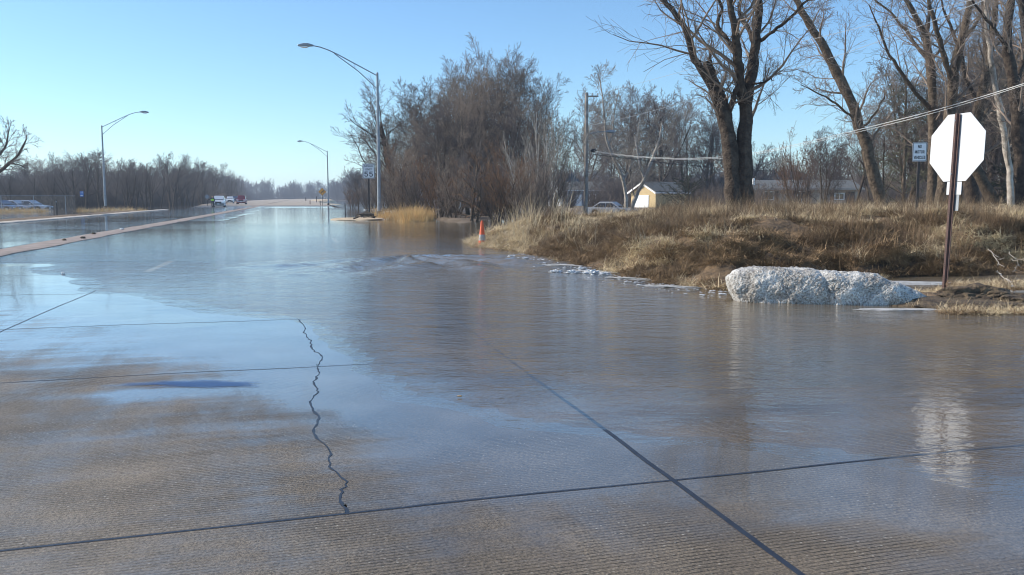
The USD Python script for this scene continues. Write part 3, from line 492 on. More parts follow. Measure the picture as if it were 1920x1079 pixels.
# ------------------------------------------------------------------ trees
def unit(a): n = math.sqrt(a[0] * a[0] + a[1] * a[1] + a[2] * a[2]) or 1.0; return (a[0] / n, a[1] / n, a[2] / n)
def turned(d, ang, az):
    a = unit((d[1], -d[0], 0.02) if abs(d[2]) < 0.95 else (1.0, 0.0, -d[0])); b = (d[1] * a[2] - d[2] * a[1], d[2] * a[0] - d[0] * a[2], d[0] * a[1] - d[1] * a[0]); c, s = math.cos(ang), math.sin(ang)
    return unit(tuple(d[k] * c + (a[k] * math.cos(az) + b[k] * math.sin(az)) * s for k in range(3)))
BASE = dict(n=[8, 6, 5, 3, 2, 2], wander=[0.07, 0.13, 0.17, 0.2, 0.22, 0.2], trop=[0.03, 0.05, 0.04, 0.02, 0.0, 0.0], nc=[9, 8, 6, 4, 3], t0=[0.25, 0.2, 0.15, 0.15, 0.1], ang=[0.8, 0.8, 0.75, 0.7, 0.7], ratio=[0.62, 0.55, 0.5, 0.5, 0.5], rr=[0.5, 0.5, 0.5, 0.6, 0.7], taper=[0.35, 0.3, 0.3, 0.4, 0.5, 0.5], maxlev=4, rmin=0.004)
class Grow:
    def __init__(self, seed, K): self.R = random.Random(seed); self.K = {**BASE, **K}; self.lines = {}
    def keep(self, lev, pts, rad): self.lines.setdefault((lev, len(pts)), []).append((pts, rad))
    def branch(self, p, d, L, r, lev):
        K, R = self.K, self.R; n = K['n'][lev]; pts, rad = [p], [r]; w = K['wander'][lev]; tr = K['trop'][lev]
        for i in range(n):
            d = unit((d[0] + R.gauss(0, w), d[1] + R.gauss(0, w), d[2] + R.gauss(0, w) + tr)); st_ = L / n
            p = (p[0] + d[0] * st_, p[1] + d[1] * st_, p[2] + d[2] * st_); pts.append(p); rad.append(max(r * (1 - (i + 1) / n * (1 - K['taper'][lev])), K['rmin']))
        self.keep(lev, pts, rad)
        if lev < K['maxlev']: self.spawn(pts, rad, L, lev, K['nc'][lev], K['t0'][lev])
    def spawn(self, pts, rad, L, lev, nc, t0):
        K, R = self.K, self.R; nc = max(1, int(nc + R.uniform(-0.5, 0.99))); az = R.uniform(0, 6.28)
        for k in range(nc):
            t = min(t0 + (1 - t0) * (k + R.random()) / nc, 0.995); x = t * (len(pts) - 1); i = min(int(x), len(pts) - 2); u = x - i; a, b = pts[i], pts[i + 1]
            p = tuple(a[j] + (b[j] - a[j]) * u for j in range(3)); d = unit(tuple(b[j] - a[j] for j in range(3))); r0 = rad[i] + (rad[i + 1] - rad[i]) * u
            az += 2.4 + R.uniform(-0.5, 0.5); ang = K['ang'][lev] * R.uniform(0.65, 1.25) * (1.05 - 0.3 * t)
            l = L * K['ratio'][lev] * R.uniform(0.6, 1.2) * (1.12 - 0.62 * t)
            self.branch(p, turned(d, ang, az), l, max(r0 * K['rr'][lev] * R.uniform(0.75, 1.1), K['rmin']), lev + 1)
    def limb(self, pts, rad, lev, nc, t0=0.15, L=None):
        """A limb given by its points; branches of the next level are grown on it."""
        pts = [tuple(map(float, p)) for p in pts]; rad = list(map(float, rad)); c = np.array(pts); n = max(8, len(pts) * 3); x = np.linspace(0, 1, len(pts)); X = np.linspace(0, 1, n)
        from scipy.interpolate import PchipInterpolator
        self.own = getattr(self, 'own', []); c = PchipInterpolator(x, c)(X); jit = np.random.default_rng(self.R.randrange(1 << 30)).normal(0, 0.012, c.shape); jit[0] = 0; c = c + jit * 1.5; rr = np.interp(X, x, rad)
        pts, rad = [tuple(p) for p in c.tolist()], rr.tolist(); self.own.append((lev, pts, rad)); self.spawn(pts, rad, L or 4.0, lev, nc, t0)
    def meshes(self, split=2):
        out = {}
        for (lev, n), ls in sorted(self.lines.items()):
            pts = np.array([l[0] for l in ls]); rad = np.array([l[1] for l in ls]); sides = (10, 7, 4, 3, 3, 3)[lev]
            if lev <= 1: rad = rad * (1 + 0.10 * (np.random.default_rng(n).uniform(-1, 1, rad.shape)))
            if lev == 0: rad[:, 0] *= 1.35
            out.setdefault('trunk' if lev == 0 else 'limbs' if lev < split else 'twigs', []).append(tubes(pts, rad, sides))
        res = {}
        for k, parts in out.items():
            n = 0; V, F = [], []
            for v, f in parts: V.append(v); F.append(f + n); n += len(v)
            res[k] = (np.concatenate(V), np.concatenate(F))
        return res
def tree_parts(root, g, bark, twig, split=2):
    for lev, pts, rad in getattr(g, 'own', []):
        q_ = np.array(rad) * (1 + 0.09 * np.random.default_rng(len(pts)).uniform(-1, 1, len(rad))); q_[0] *= 1.3 if lev == 0 else 1.0
        obj('limb' if lev else 'trunk', tubes(np.array([pts]), q_[None], 12 - 4 * lev), bark, root, smooth=True)
    for k, m in g.meshes(split).items(): obj(k, m, bark if k in ('trunk', 'limbs') else twig, root, smooth=True)
PROTO = UsdGeom.Scope.Define(stage, '/World/Looks') if False else None
stage.CreateClassPrim('/_tree_kinds')
KIND = {}
def kind(name, seed, K, trunks, bark='bark', twig='twig', split=2):
    """A kind of tree, base at the origin; trunks: (lean direction, length, radius) of each stem. Remembers its height."""
    g = Grow(seed, K)
    for (dx, dy, L, r, ox, oy) in trunks: g.branch((ox, oy, -0.3), unit((dx, dy, 1.0)), L, r, 0)
    x = UsdGeom.Xform.Define(stage, f'/_tree_kinds/{name}'); tree_parts(x, g, bark, twig, split)
    KIND[name] = (x, max(p[2] for ls in g.lines.values() for l in ls for p in l[0]))
def stems(seed, n, L, r, lean, spread):
    R = random.Random(seed); out = []
    for k in range(n):
        a = k / n * 6.283 + R.uniform(-0.5, 0.5); l = lean * R.uniform(0.3, 1.2); out.append((math.cos(a) * l, math.sin(a) * l, L * R.uniform(0.65, 1.0), r * R.uniform(0.6, 1.0), math.cos(a) * spread * R.random(), math.sin(a) * spread * R.random()))
    return out
broad = dict(nc=[9, 9, 8, 5, 0], ang=[0.85, 0.8, 0.75, 0.75, 0.7], ratio=[0.75, 0.58, 0.5, 0.5, 0.5], maxlev=4, trop=[0.03, 0.08, 0.05, 0.03, 0, 0], rmin=0.007)
for k in range(4): kind(f'broad_tree_{k}', 100 + k, broad, stems(k, (2, 1, 3, 2)[k], 7.5, 0.2, 0.25, 0.1), 'bark', 'twig_far')
upright = dict(nc=[14, 10, 8, 6, 0], t0=[0.12, 0.12, 0.1, 0.1, 0.1], ang=[0.75, 0.7, 0.72, 0.75, 0.7], ratio=[0.55, 0.5, 0.52, 0.5, 0.5], trop=[0.04, 0.07, 0.05, 0.03, 0, 0], rmin=0.0075, taper=[0.2, 0.25, 0.3, 0.4, 0.5, 0.5], rr=[0.42, 0.5, 0.5, 0.6, 0.7])
for k in range(3): kind(f'upright_tree_{k}', 200 + k, upright, stems(20 + k, (2, 3, 2)[k], 12.0, 0.2, 0.16, 0.3), 'bark_brown', ('twig', 'twig_far', 'twig')[k])
rounded = dict(nc=[13, 8, 7, 6, 0], t0=[0.15, 0.12, 0.1, 0.1, 0.1], ang=[0.68, 0.58, 0.58, 0.62, 0.7], ratio=[0.60, 0.6, 0.6, 0.58, 0.5], trop=[0.04, 0.07, 0.05, 0.02, 0, 0], n=[8, 6, 5, 4, 3, 2], rmin=0.0065, taper=[0.2, 0.2, 0.3, 0.4, 0.5, 0.5], rr=[0.42, 0.5, 0.5, 0.6, 0.7])
for k in range(2): kind(f'round_tree_{k}', 230 + k, rounded, stems(26 + k, (3, 2)[k], 10.5, 0.2, 0.2, 0.3), 'bark_brown', ('twig', 'twig_far')[k])
for k in range(3): kind(f'shrub_{k}', 300 + k, dict(nc=[12, 8, 5, 0, 0], t0=[0.12, 0.1, 0.1, 0.1, 0.1], ang=[0.5, 0.6, 0.7, 0.7, 0.7], ratio=[0.5, 0.5, 0.5, 0.5, 0.5], maxlev=3, trop=[0.05, 0.08, 0.05, 0, 0, 0], rmin=0.006), stems(40 + k, 8, 5.0, 0.06, 0.55, 0.5), 'bark_brown', ('twig', 'twig_far', 'twig_rust')[k])
kind('pale_shrub', 320, dict(nc=[11, 8, 5, 0, 0], t0=[0.12, 0.1, 0.1, 0.1, 0.1], ang=[0.42, 0.5, 0.6, 0.7, 0.7], ratio=[0.42, 0.5, 0.5, 0.5, 0.5], maxlev=3, trop=[0.06, 0.12, 0.06, 0, 0, 0], rmin=0.006), stems(50, 12, 7.0, 0.07, 0.42, 0.7), 'bark_pale', 'twig_grey')
kind('brush', 330, dict(nc=[8, 7, 4, 0, 0], maxlev=3, t0=[0.05, 0.1, 0.1, 0.1, 0.1], ang=[0.8, 0.8, 0.8, 0.7, 0.7], rmin=0.007), stems(51, 9, 2.4, 0.03, 0.9, 0.8), 'twig_far', 'twig_far')
kind('far_tree', 340, dict(nc=[9, 8, 5, 0, 0], maxlev=3, ang=[0.7, 0.7, 0.7, 0.7, 0.7], ratio=[0.6, 0.55, 0.5, 0.5, 0.5], t0=[0.12, 0.1, 0.1, 0.1, 0.1], trop=[0.03, 0.08, 0.05, 0, 0, 0], rmin=0.03), stems(52, 2, 9.0, 0.2, 0.2, 0.2), 'bark', 'twig_far')
def put_tree(k, u, d, v_top, label, group=None, name='bare_tree', cat='tree', z=-0.3, seed=0, wide=1.0):
    if u < 480: d = max(d, 21.5 * 1687 / (565 - u))          # clear of the carriageway
    src, hgt = KIND[k]; b = P(u, 373, d); top = P(u, v_top, d)[2]; s = (top - z) / hgt; R = random.Random(int(u * 31 + d * 7 + seed))
    return dup(src, (b[0], b[1], z), R.uniform(0, 360), (s * wide, s * wide, s), name=name, label=label, cat=cat, group=group)

ORD = 'first second third fourth fifth sixth seventh eighth ninth tenth eleventh twelfth thirteenth fourteenth fifteenth sixteenth seventeenth'.split()
def nth(us, u): return ORD[sorted(us).index(u)]
# left of the far carriageway, standing in the flood
GL = 'bare trees standing in the flood beyond the far carriageway'
put_tree('broad_tree_0', 322, 118, 281, 'tall V shaped bare tree standing in water left of the parked cars', wide=1.0)
put_tree('broad_tree_1', 186, 116, 278, 'bare tree right behind the left street lamp, its trunk in the water')
put_tree('broad_tree_3', 376, 135, 290, 'bare tree with a rounded crown just left of the road sign diamond')
put_tree('broad_tree_2', 448, 175, 318, 'last bare tree at the right end of the line across the road', wide=0.7)
LINE = [(20, 125, 312), (62, 122, 305), (98, 126, 294), (132, 124, 283), (160, 128, 279), (212, 122, 292), (240, 112, 298), (253, 114, 303), (273, 116, 299), (300, 130, 300), (342, 126, 296), (358, 140, 300), (398, 150, 304), (412, 160, 314), (430, 168, 316), (345, 135, 310), (285, 128, 306)]
for k, (u, d, vt) in enumerate(LINE):
    lm = 'above the fence' if u < 145 else 'behind the left lamp' if u < 235 else 'right of the left lamp' if u < 310 else 'right of the V shaped tree'
    grp = [a for a, _, _ in LINE if (a < 145, a < 235, a < 310) == (u < 145, u < 235, u < 310)]
    put_tree(f'broad_tree_{k % 4}', u, d, vt, f'bare brown flooded tree {lm}, {nth(grp, u)} from the left there', GL, wide=0.95)
R = random.Random(77)
for k in range(48):
    u = -90 + k * 11.2 + R.uniform(-6, 6); d = R.uniform(150, 215)
    put_tree(('broad_tree_1', 'upright_tree_0', 'broad_tree_3', 'upright_tree_2')[k % 4], u, d, (312 if u < 330 else 320) + R.uniform(-24, 20) - 12 * math.exp(-((u - 150) / 60) ** 2) + 14 * (u > 400), 'bare tree deep in the wood behind the line across the road', 'bare trees deep in the wood across the road', wide=1.15)
def instancer(name, kinds, rows, **tags):
    pi = UsdGeom.PointInstancer.Define(stage, numbered('/World', name)); rel = pi.CreatePrototypesRel()
    for k, kn in enumerate(kinds):
        x = UsdGeom.Xform.Define(stage, f'{path(pi)}/{kn}'); x.GetPrim().GetReferences().AddInternalReference(KIND[kn][0].GetPath()); rel.AddTarget(x.GetPath())
    a = np.array(rows, float); pi.CreatePositionsAttr(Vt.Vec3fArray.FromNumpy(a[:, :3].astype(np.float32))); pi.CreateProtoIndicesAttr(Vt.IntArray.FromNumpy(a[:, 4].astype(np.int32)))
    pi.CreateScalesAttr(Vt.Vec3fArray.FromNumpy(np.repeat(a[:, 3:4], 3, 1).astype(np.float32)))
    pi.CreateOrientationsAttr(Vt.QuathArray([Gf.Quath(math.cos(t), 0, 0, math.sin(t)) for t in np.random.default_rng(2).uniform(0, math.pi, len(a))])); tag(pi, **tags); return pi
R = random.Random(5); rows_ = []
for k in range(700):
    u = R.uniform(-120, 458); d = max(R.uniform(128, 210), 26 * 1687 / (565 - u) * R.uniform(1.0, 1.25)); b = P(u, 373, d); rows_.append((b[0], b[1], -0.35, R.uniform(1.0, 2.3), 0))
for k in range(330):
    u = R.uniform(1050, 2000); d = R.uniform(112, 175); d = max(d, 142 if u < 1130 else 0); b = P(u, 373, d); rows_.append((b[0], b[1], -0.1, R.uniform(1.0, 2.4), 0))
instancer('undergrowth', ['brush'], rows_, label='tangled brown undergrowth between the trunks of the far woods', cat='undergrowth', kind='stuff')
rows_ = []
for k in range(1500):
    u = R.uniform(-300, 1500); d = R.uniform(400, 800); b = P(u, 373, d); xy = np.array([[b[0], b[1]]]); s, t = ST(xy)
    if abs(t[0] + 6) < 26 and s[0] < 660: continue
    rows_.append((b[0], b[1], float(ground_z(xy)[0]) - 0.3, R.uniform(1.0, 1.6), 0)); rows_.append((b[0] + 3, b[1] - 4, rows_[-1][2] - 0.5, R.uniform(2.2, 4.2), 1))
instancer('far_woods', ['far_tree', 'brush'], rows_, label='hazy grey wood along the horizon where the road disappears', cat='woods', kind='stuff')

# thicket right of the road
TK = [('broad_tree_2', 748, 84, 148, 'bare tree leaning over the water behind the tall street lamp', 1.15), ('round_tree_0', 905, 70, 60, 'tallest bare tree of the thicket, rising to a pointed top', 1.0), ('round_tree_1', 962, 71, 82, 'tall many stemmed tree right of the tallest tree of the thicket', 1.0),
      ('round_tree_0', 852, 72, 104, 'tall bare tree left of the tallest tree of the thicket', 1.0), ('round_tree_1', 1008, 70, 122, 'bare tree on the right shoulder of the thicket', 0.9), ('upright_tree_1', 806, 76, 140, 'bare tree on the left shoulder of the thicket', 1.1)]
for k, u, d, vt, lab, w in TK: put_tree(k, u, d, vt, lab, z=-0.1, wide=w)
INNER = [('upright_tree_2', 775, 72, 205), ('upright_tree_1', 828, 66, 185), ('upright_tree_0', 878, 66, 160), ('upright_tree_2', 935, 65, 145), ('upright_tree_1', 985, 64, 175), ('upright_tree_0', 735, 92, 235), ('upright_tree_2', 700, 105, 285), ('upright_tree_1', 672, 120, 318), ('upright_tree_0', 760, 80, 190), ('round_tree_0', 930, 78, 96), ('round_tree_1', 880, 80, 112)]
for j, (k, u, d, vt) in enumerate(INNER):
    put_tree(k, u, d, vt, f'grey brown tree inside the thicket, {nth([q_[1] for q_ in INNER], u)} from its left end', 'trees inside the thicket', z=-0.1, wide=1.05)
put_tree('pale_shrub', 1030, 58, 172, 'pale many stemmed bush at the right end of the thicket', name='bush', cat='bush', z=-0.1, wide=0.75)
put_tree('pale_shrub', 1000, 54, 222, 'pale bush of upright stems left of the one at the thicket end', name='bush', cat='bush', z=-0.1)
BUSH = [('shrub_0', 752, 62, 290), ('shrub_1', 790, 60, 300), ('shrub_2', 825, 57, 285), ('shrub_0', 855, 55, 300), ('shrub_1', 930, 50, 290), ('shrub_2', 960, 49, 270), ('shrub_0', 990, 48, 300), ('shrub_1', 1025, 50, 280), ('shrub_2', 770, 66, 260), ('shrub_0', 845, 64, 240), ('shrub_1', 900, 60, 250), ('shrub_2', 965, 58, 235), ('shrub_0', 715, 84, 300), ('shrub_1', 690, 98, 328), ('shrub_2', 660, 115, 340), ('shrub_1', 740, 70, 320)]
for j, (k, u, d, vt) in enumerate(BUSH):
    put_tree(k, u, d, vt, f'tangled brown bush at the thicket foot, {nth([q_[1] for q_ in BUSH], u)} from its left end', 'bushes along the foot of the thicket', name='bush', cat='bush', z=-0.1)
g = Grow(8, dict(nc=[26, 8, 6, 0, 0], t0=[0.06, 0.1, 0.1, 0.1, 0.1], ang=[1.15, 0.6, 0.6, 0.7, 0.7], ratio=[0.42, 0.4, 0.4, 0.5, 0.5], maxlev=3, trop=[0.04, 0.03, 0.03, 0, 0, 0], rmin=0.006)); g.branch((0, 0, -0.1), (0, 0, 1), 3.9, 0.09, 0); g.branch((0.3, 0.2, -0.1), unit((0.2, 0.1, 1)), 3.0, 0.07, 0)
b = P(884, 373, 50); x = thing('cedar_bush', 'rust brown dried cedar bush at the foot of the thicket', 'bush', (b[0], b[1], 0.0)); tree_parts(x, g, 'bark_brown', 'twig_rust')

# woods behind the houses
WOOD = [('upright_tree_0', 1100, 118, 165), ('upright_tree_1', 1175, 122, 150), ('upright_tree_2', 1218, 124, 178), ('broad_tree_0', 1245, 118, 160), ('upright_tree_0', 1285, 120, 175), ('upright_tree_1', 1325, 124, 185), ('broad_tree_3', 1352, 128, 215), ('broad_tree_1', 1085, 125, 225), ('upright_tree_2', 1265, 132, 150), ('upright_tree_1', 1142, 130, 190), ('broad_tree_0', 1400, 128, 262), ('broad_tree_1', 1440, 134, 280), ('broad_tree_2', 1475, 130, 275), ('broad_tree_3', 1540, 134, 285), ('broad_tree_0', 1580, 128, 270), ('upright_tree_2', 1622, 120, 235), ('upright_tree_0', 1690, 118, 215), ('upright_tree_1', 1735, 125, 200), ('broad_tree_1', 1780, 120, 210), ('upright_tree_2', 1830, 115, 195), ('broad_tree_2', 1875, 122, 210), ('upright_tree_0', 1920, 118, 190), ('broad_tree_3', 1965, 118, 210), ('broad_tree_3', 1500, 150, 290), ('broad_tree_2', 1425, 150, 285), ('broad_tree_0', 1560, 150, 288)]
part_of = lambda u: 'behind the blue house' if u < 1160 else 'behind the yellow garage' if u < 1370 else 'behind the ranch house' if u < 1610 else 'behind the tall trunks by the stop sign'
for j, (k, u, d, vt) in enumerate(WOOD):
    d = d + 22 * (u < 1160)
    put_tree(k, u, d, vt, f'bare tree {part_of(u)}, {nth([q_[1] for q_ in WOOD if part_of(q_[1]) == part_of(u)], u)} from the left there', 'bare trees in the wood behind the houses', z=0.1)
put_tree('shrub_2', 1500, 82, 228, 'round crowned many stemmed bare tree in front of the ranch house', name='bare_tree', z=0.0, wide=0.8)
put_tree('broad_tree_1', 1660, 60, 190, 'slender bare tree between the leaning tree and the sign on the bank', z=0.2, wide=0.7)
for j, (u, d, vt) in enumerate([(1350, 46, 350), (1330, 40, 352), (1405, 38, 345), (1420, 44, 340)]): put_tree('brush', u, d, vt - 12, f'tangle of bare brush at the foot of the big forked tree, {nth([1350, 1330, 1405, 1420], u)} from the left', 'brush around the forked tree', name='bush', cat='bush', z=0.8)

MID = [('upright_tree_1', 1545, 72, 235), ('broad_tree_1', 1600, 66, 200), ('upright_tree_2', 1640, 70, 165), ('upright_tree_0', 1700, 60, 120), ('broad_tree_3', 1730, 64, 95), ('upright_tree_1', 1770, 58, 60), ('upright_tree_2', 1805, 62, 85), ('broad_tree_0', 1845, 56, 40), ('upright_tree_0', 1880, 60, 70), ('upright_tree_1', 1915, 54, 30), ('upright_tree_2', 1960, 58, 60), ('broad_tree_2', 1785, 74, 140), ('upright_tree_1', 1870, 78, 130)]
for k, u, d, vt in MID: put_tree(k, u, d, vt, f'grey bare tree behind the big trunks at the right, {nth([q_[1] for q_ in MID], u)} from the left', 'bare trees behind the big trunks at the right', z=0.2)
for j, (u, d, vt) in enumerate([(1066, 98, 328), (1112, 100, 334)]): put_tree('shrub_1', u, d, vt, f'bare bush screening the blue and white houses, {nth([1066, 1112], u)} from the left', 'bushes in front of the blue and white houses', name='bush', cat='bush', z=-0.2)
# big trees behind the bank, each limb at its own place
def px(pts, d, z0=None):
    out = []
    for p in pts: out.append(P(p[0], p[1], d + (p[3] if len(p) > 3 else 0.0)))
    return np.array(out)
LIMBK = dict(nc=[0, 8, 7, 5, 4], ang=[0.85, 0.8, 0.75, 0.7, 0.7], ratio=[0.5, 0.66, 0.6, 0.55, 0.5], t0=[0.2, 0.15, 0.1, 0.1, 0.1], trop=[0, 0.04, 0.05, 0.03, 0.0, 0], rmin=0.0045, rr=[0.32, 0.42, 0.5, 0.6, 0.7], taper=[0.3, 0.25, 0.3, 0.4, 0.5, 0.5])
def big_tree(label, d, stems_, seed, bark='bark', twig='twig', K=None, z=0.6, name='large_tree', thick=0.76):
    """stems_: (points (u, v, width in px[, depth offset]), level, branches grown on it, length of those)."""
    b = px([stems_[0][0][0]], d)[0]; base = np.array([b[0], b[1], z]); g = Grow(seed, {**LIMBK, **(K or {})})
    for pts, lev, nc, L in stems_:
        w = px(pts, d) - base; rad = [p[2] * thick * d / FOCAL / 2 for p in pts]
        if lev == 0: w = np.vstack([[w[0][0], w[0][1], -0.3], w]); rad = [rad[0] * 1.15] + rad
        g.limb(w, rad, lev, int(nc * 1.5 + 0.5), 0.12 if lev else 0.25, L * 1.75)
    x = thing(name, label, 'tree', base); tree_parts(x, g, bark, twig, 1); return x  # side limbs grown on these are merged into the twig mesh
big_tree('big forked tree with two thick dark trunks and a broken limb stub', 30, [
    ([(1376, 384, 56), (1374, 330, 52), (1364, 250, 46), (1346, 190, 38), (1334, 150, 34), (1326, 116, 30)], 0, 3, 2.2),
    ([(1396, 384, 60), (1394, 310, 50), (1397, 235, 44), (1400, 185, 40), (1412, 120, 32), (1418, 75, 28), (1422, 30, 24), (1425, -30, 20), (1432, -120, 12), (1440, -210, 5)], 0, 8, 3.8),
    ([(1340, 172, 26), (1318, 135, 22, -0.3), (1300, 105, 21, -0.6), (1288, 60, 18, -0.8), (1264, 25, 16, -1), (1240, -8, 13, -1.2), (1205, -70, 7, -1.4), (1190, -120, 3, -1.4)], 1, 8, 2.8),
    ([(1366, 222, 24), (1360, 195, 22, 0.4), (1345, 155, 17, 0.8), (1336, 132, 12, 1.0), (1330, 95, 6, 1.3)], 1, 6, 1.6),
    ([(1366, 210, 22), (1378, 175, 18, -0.3), (1388, 150, 15, -0.4), (1392, 120, 9, -0.4)], 1, 3, 1.5),
    ([(1394, 195, 34), (1386, 140, 30, -0.4), (1381, 80, 26, -0.7), (1372, 20, 21, -1), (1358, -60, 14, -1), (1345, -150, 6, -1)], 1, 8, 3.2),
    ([(1380, 100, 16), (1362, 72, 14, 0.5), (1346, 45, 12, 0.9), (1354, 19, 10, 1.0), (1346, -5, 8, 1), (1338, -60, 4, 1.2)], 1, 6, 1.8),
    ([(1424, 78, 12), (1445, 62, 10, -0.5), (1472, 42, 9, -0.9), (1500, 14, 7, -1.3), (1530, -12, 5, -1.7), (1570, -40, 2, -2)], 1, 7, 1.7),
    ([(1414, 82, 16), (1400, 52, 14, 0.5), (1386, 24, 11, 0.8), (1392, -20, 8, 1), (1400, -70, 4, 1)], 1, 5, 1.8),
    ([(1404, 160, 8), (1425, 156, 6, -0.4), (1444, 149, 4, -0.7), (1450, 152, 2, -0.8)], 1, 4, 0.9)], 401, thick=0.6)
big_tree('tree leaning far to the left with one long bare trunk', 36, [
    ([(1652, 384, 32), (1638, 330, 29), (1620, 262, 27), (1600, 205, 25), (1575, 150, 23), (1545, 90, 20), (1515, 40, 17), (1492, 0, 14), (1468, -48, 9), (1440, -110, 4)], 0, 9, 2.8),
    ([(1572, 158, 8), (1556, 128, 6, 0.3), (1545, 100, 4, 0.6)], 1, 3, 1.2),
    ([(1612, 235, 7), (1580, 205, 6, -0.5), (1545, 180, 4, -1), (1500, 160, 2, -1.4)], 1, 7, 1.4),
    ([(1614, 240, 7), (1640, 215, 5, 0.4), (1660, 170, 3, 0.8)], 1, 5, 1.4)], 402, 'bark_brown')
big_tree('slim dark tree with a limb sweeping left, left of the stop sign', 40, [
    ([(1746, 384, 24), (1748, 300, 22), (1749, 200, 21), (1746, 130, 20), (1735, 70, 16), (1716, 30, 13), (1692, -12, 9), (1660, -70, 4)], 0, 8, 2.8),
    ([(1745, 205, 11), (1712, 168, 9, -0.5), (1684, 128, 8, -0.9), (1662, 92, 6, -1.2), (1645, 45, 4, -1.5), (1630, 8, 2, -1.7)], 1, 8, 2.0),
    ([(1748, 150, 12), (1738, 90, 10, 0.5), (1742, 30, 8, 0.9), (1735, -30, 5, 1)], 1, 7, 2.2),
    ([(1738, 110, 9), (1700, 60, 7, 0.6), (1665, 20, 5, 1), (1625, -8, 3, 1.3)], 1, 8, 2.0)], 403, 'bark_brown')
big_tree('tall straight trunk rising right beside the stop sign post', 38, [
    ([(1764, 386, 28), (1772, 300, 26), (1782, 200, 25), (1790, 130, 23), (1806, 65, 19), (1818, 0, 15), (1826, -80, 8)], 0, 7, 3.0),
    ([(1786, 170, 16), (1774, 115, 14, -0.5), (1756, 60, 11, -0.8), (1742, 5, 8, -1), (1730, -60, 4, -1.2)], 1, 8, 2.2),
    ([(1804, 75, 10), (1830, 45, 8, 0.5), (1850, 10, 6, 0.9), (1868, -40, 3, 1.2)], 1, 7, 1.8)], 404, 'bark_brown')
big_tree('dark trunk directly behind the stop sign plate', 44, [
    ([(1824, 385, 34), (1818, 320, 30), (1826, 250, 28), (1842, 180, 26), (1852, 110, 22), (1850, 40, 18), (1842, -30, 12), (1835, -100, 6)], 0, 8, 3.2),
    ([(1838, 200, 14), (1812, 150, 11, -0.5), (1800, 95, 9, -0.8), (1778, 40, 6, -1), (1760, -10, 3, -1.2)], 1, 8, 2.2)], 405)
big_tree('trunk that bends left then right, just right of the stop sign', 39, [
    ([(1862, 385, 30), (1846, 345, 27), (1828, 305, 25), (1830, 245, 23), (1838, 190, 20), (1852, 120, 17), (1864, 40, 13), (1872, -40, 8), (1880, -120, 4)], 0, 8, 2.8),
    ([(1832, 240, 12), (1860, 195, 10, 0.6), (1888, 160, 8, 1), (1905, 110, 6, 1.2), (1925, 60, 3, 1.4)], 1, 8, 2.0)], 406, 'bark_brown')
big_tree('smooth pale trunk leaning left at the right side of the picture', 37, [
    ([(1896, 384, 17), (1893, 330, 16), (1885, 265, 15), (1873, 200, 14), (1860, 125, 12), (1851, 60, 10), (1848, 0, 8), (1842, -70, 4)], 0, 7, 2.4)], 407, 'bark_pale', 'twig_grey')
big_tree('thick dark trunk at the right edge of the picture', 35, [
    ([(1916, 386, 34), (1914, 300, 31), (1908, 220, 29), (1898, 140, 26), (1888, 70, 22), (1896, 0, 17), (1905, -80, 9)], 0, 7, 3.0),
    ([(1902, 160, 18), (1918, 115, 15, 0.5), (1935, 60, 11, 0.8), (1945, -10, 7, 1)], 1, 7, 2.4),
    ([(1892, 100, 10), (1868, 60, 8, -0.6), (1840, 25, 6, -1), (1815, -10, 3, -1.2)], 1, 8, 2.0)], 408)
big_tree('crooked tree whose trunk rises just outside the right edge', 42, [
    ([(1962, 386, 34), (1950, 300, 30), (1936, 220, 27), (1922, 160, 24), (1926, 90, 20), (1915, 10, 15), (1900, -70, 8)], 0, 9, 3.2)], 409)
big_tree('big bare tree at the left edge of the picture with wide arching limbs', 72, [
    ([(-32, 386, 14), (-30, 350, 12.5), (-24, 320, 11), (-20, 290, 9), (-26, 255, 6), (-30, 225, 3)], 0, 8, 2.6),
    ([(-29, 346, 7), (0, 322, 6, -1), (15, 309, 5.5, -1.4), (37, 287, 4, -1.8), (47, 266, 2.6, -2), (51, 254, 1.4, -2)], 1, 8, 1.6),
    ([(2, 320, 4, -1), (18, 307, 3.6, 0), (32, 308, 2.8, 0.6), (48, 317, 1.6, 1)], 1, 7, 1.1),
    ([(-25, 322, 6), (0, 289, 5, 0.8), (10, 275, 4, 1), (15, 255, 2.6, 1.1), (18, 241, 1.4, 1.1)], 1, 8, 1.5)], 415, z=-0.25, thick=1.0, K=dict(rmin=0.011), twig='twig_far')
# pale birch like trees by the garage
big_tree('pale trunk leaning right in front of the yellow garage', 78, [
    ([(1186, 388, 10), (1196, 362, 9.5), (1210, 332, 8.5), (1226, 290, 7), (1236, 262, 5), (1240, 230, 3)], 0, 7, 4.0), ([(1208, 336, 6), (1200, 312, 5), (1196, 290, 4), (1190, 255, 2)], 1, 5, 3.0)], 411, 'bark_pale', 'twig_grey', z=-0.1, name='pale_tree', K=dict(rmin=0.008))
big_tree('pale tree curving up and left behind the utility pole', 82, [
    ([(1174, 388, 9), (1172, 358, 8.5), (1164, 325, 8), (1146, 288, 7), (1137, 258, 6.5), (1134, 225, 5.5), (1130, 185, 4), (1122, 140, 2)], 0, 9, 4.2), ([(1140, 272, 5), (1150, 245, 4), (1152, 215, 3), (1160, 170, 1.5)], 1, 6, 3.0), ([(1168, 338, 6), (1182, 312, 5), (1190, 280, 4), (1200, 220, 2)], 1, 7, 3.5)], 412, 'bark_pale', 'twig_grey', z=-0.1, name='pale_tree', K=dict(rmin=0.008))
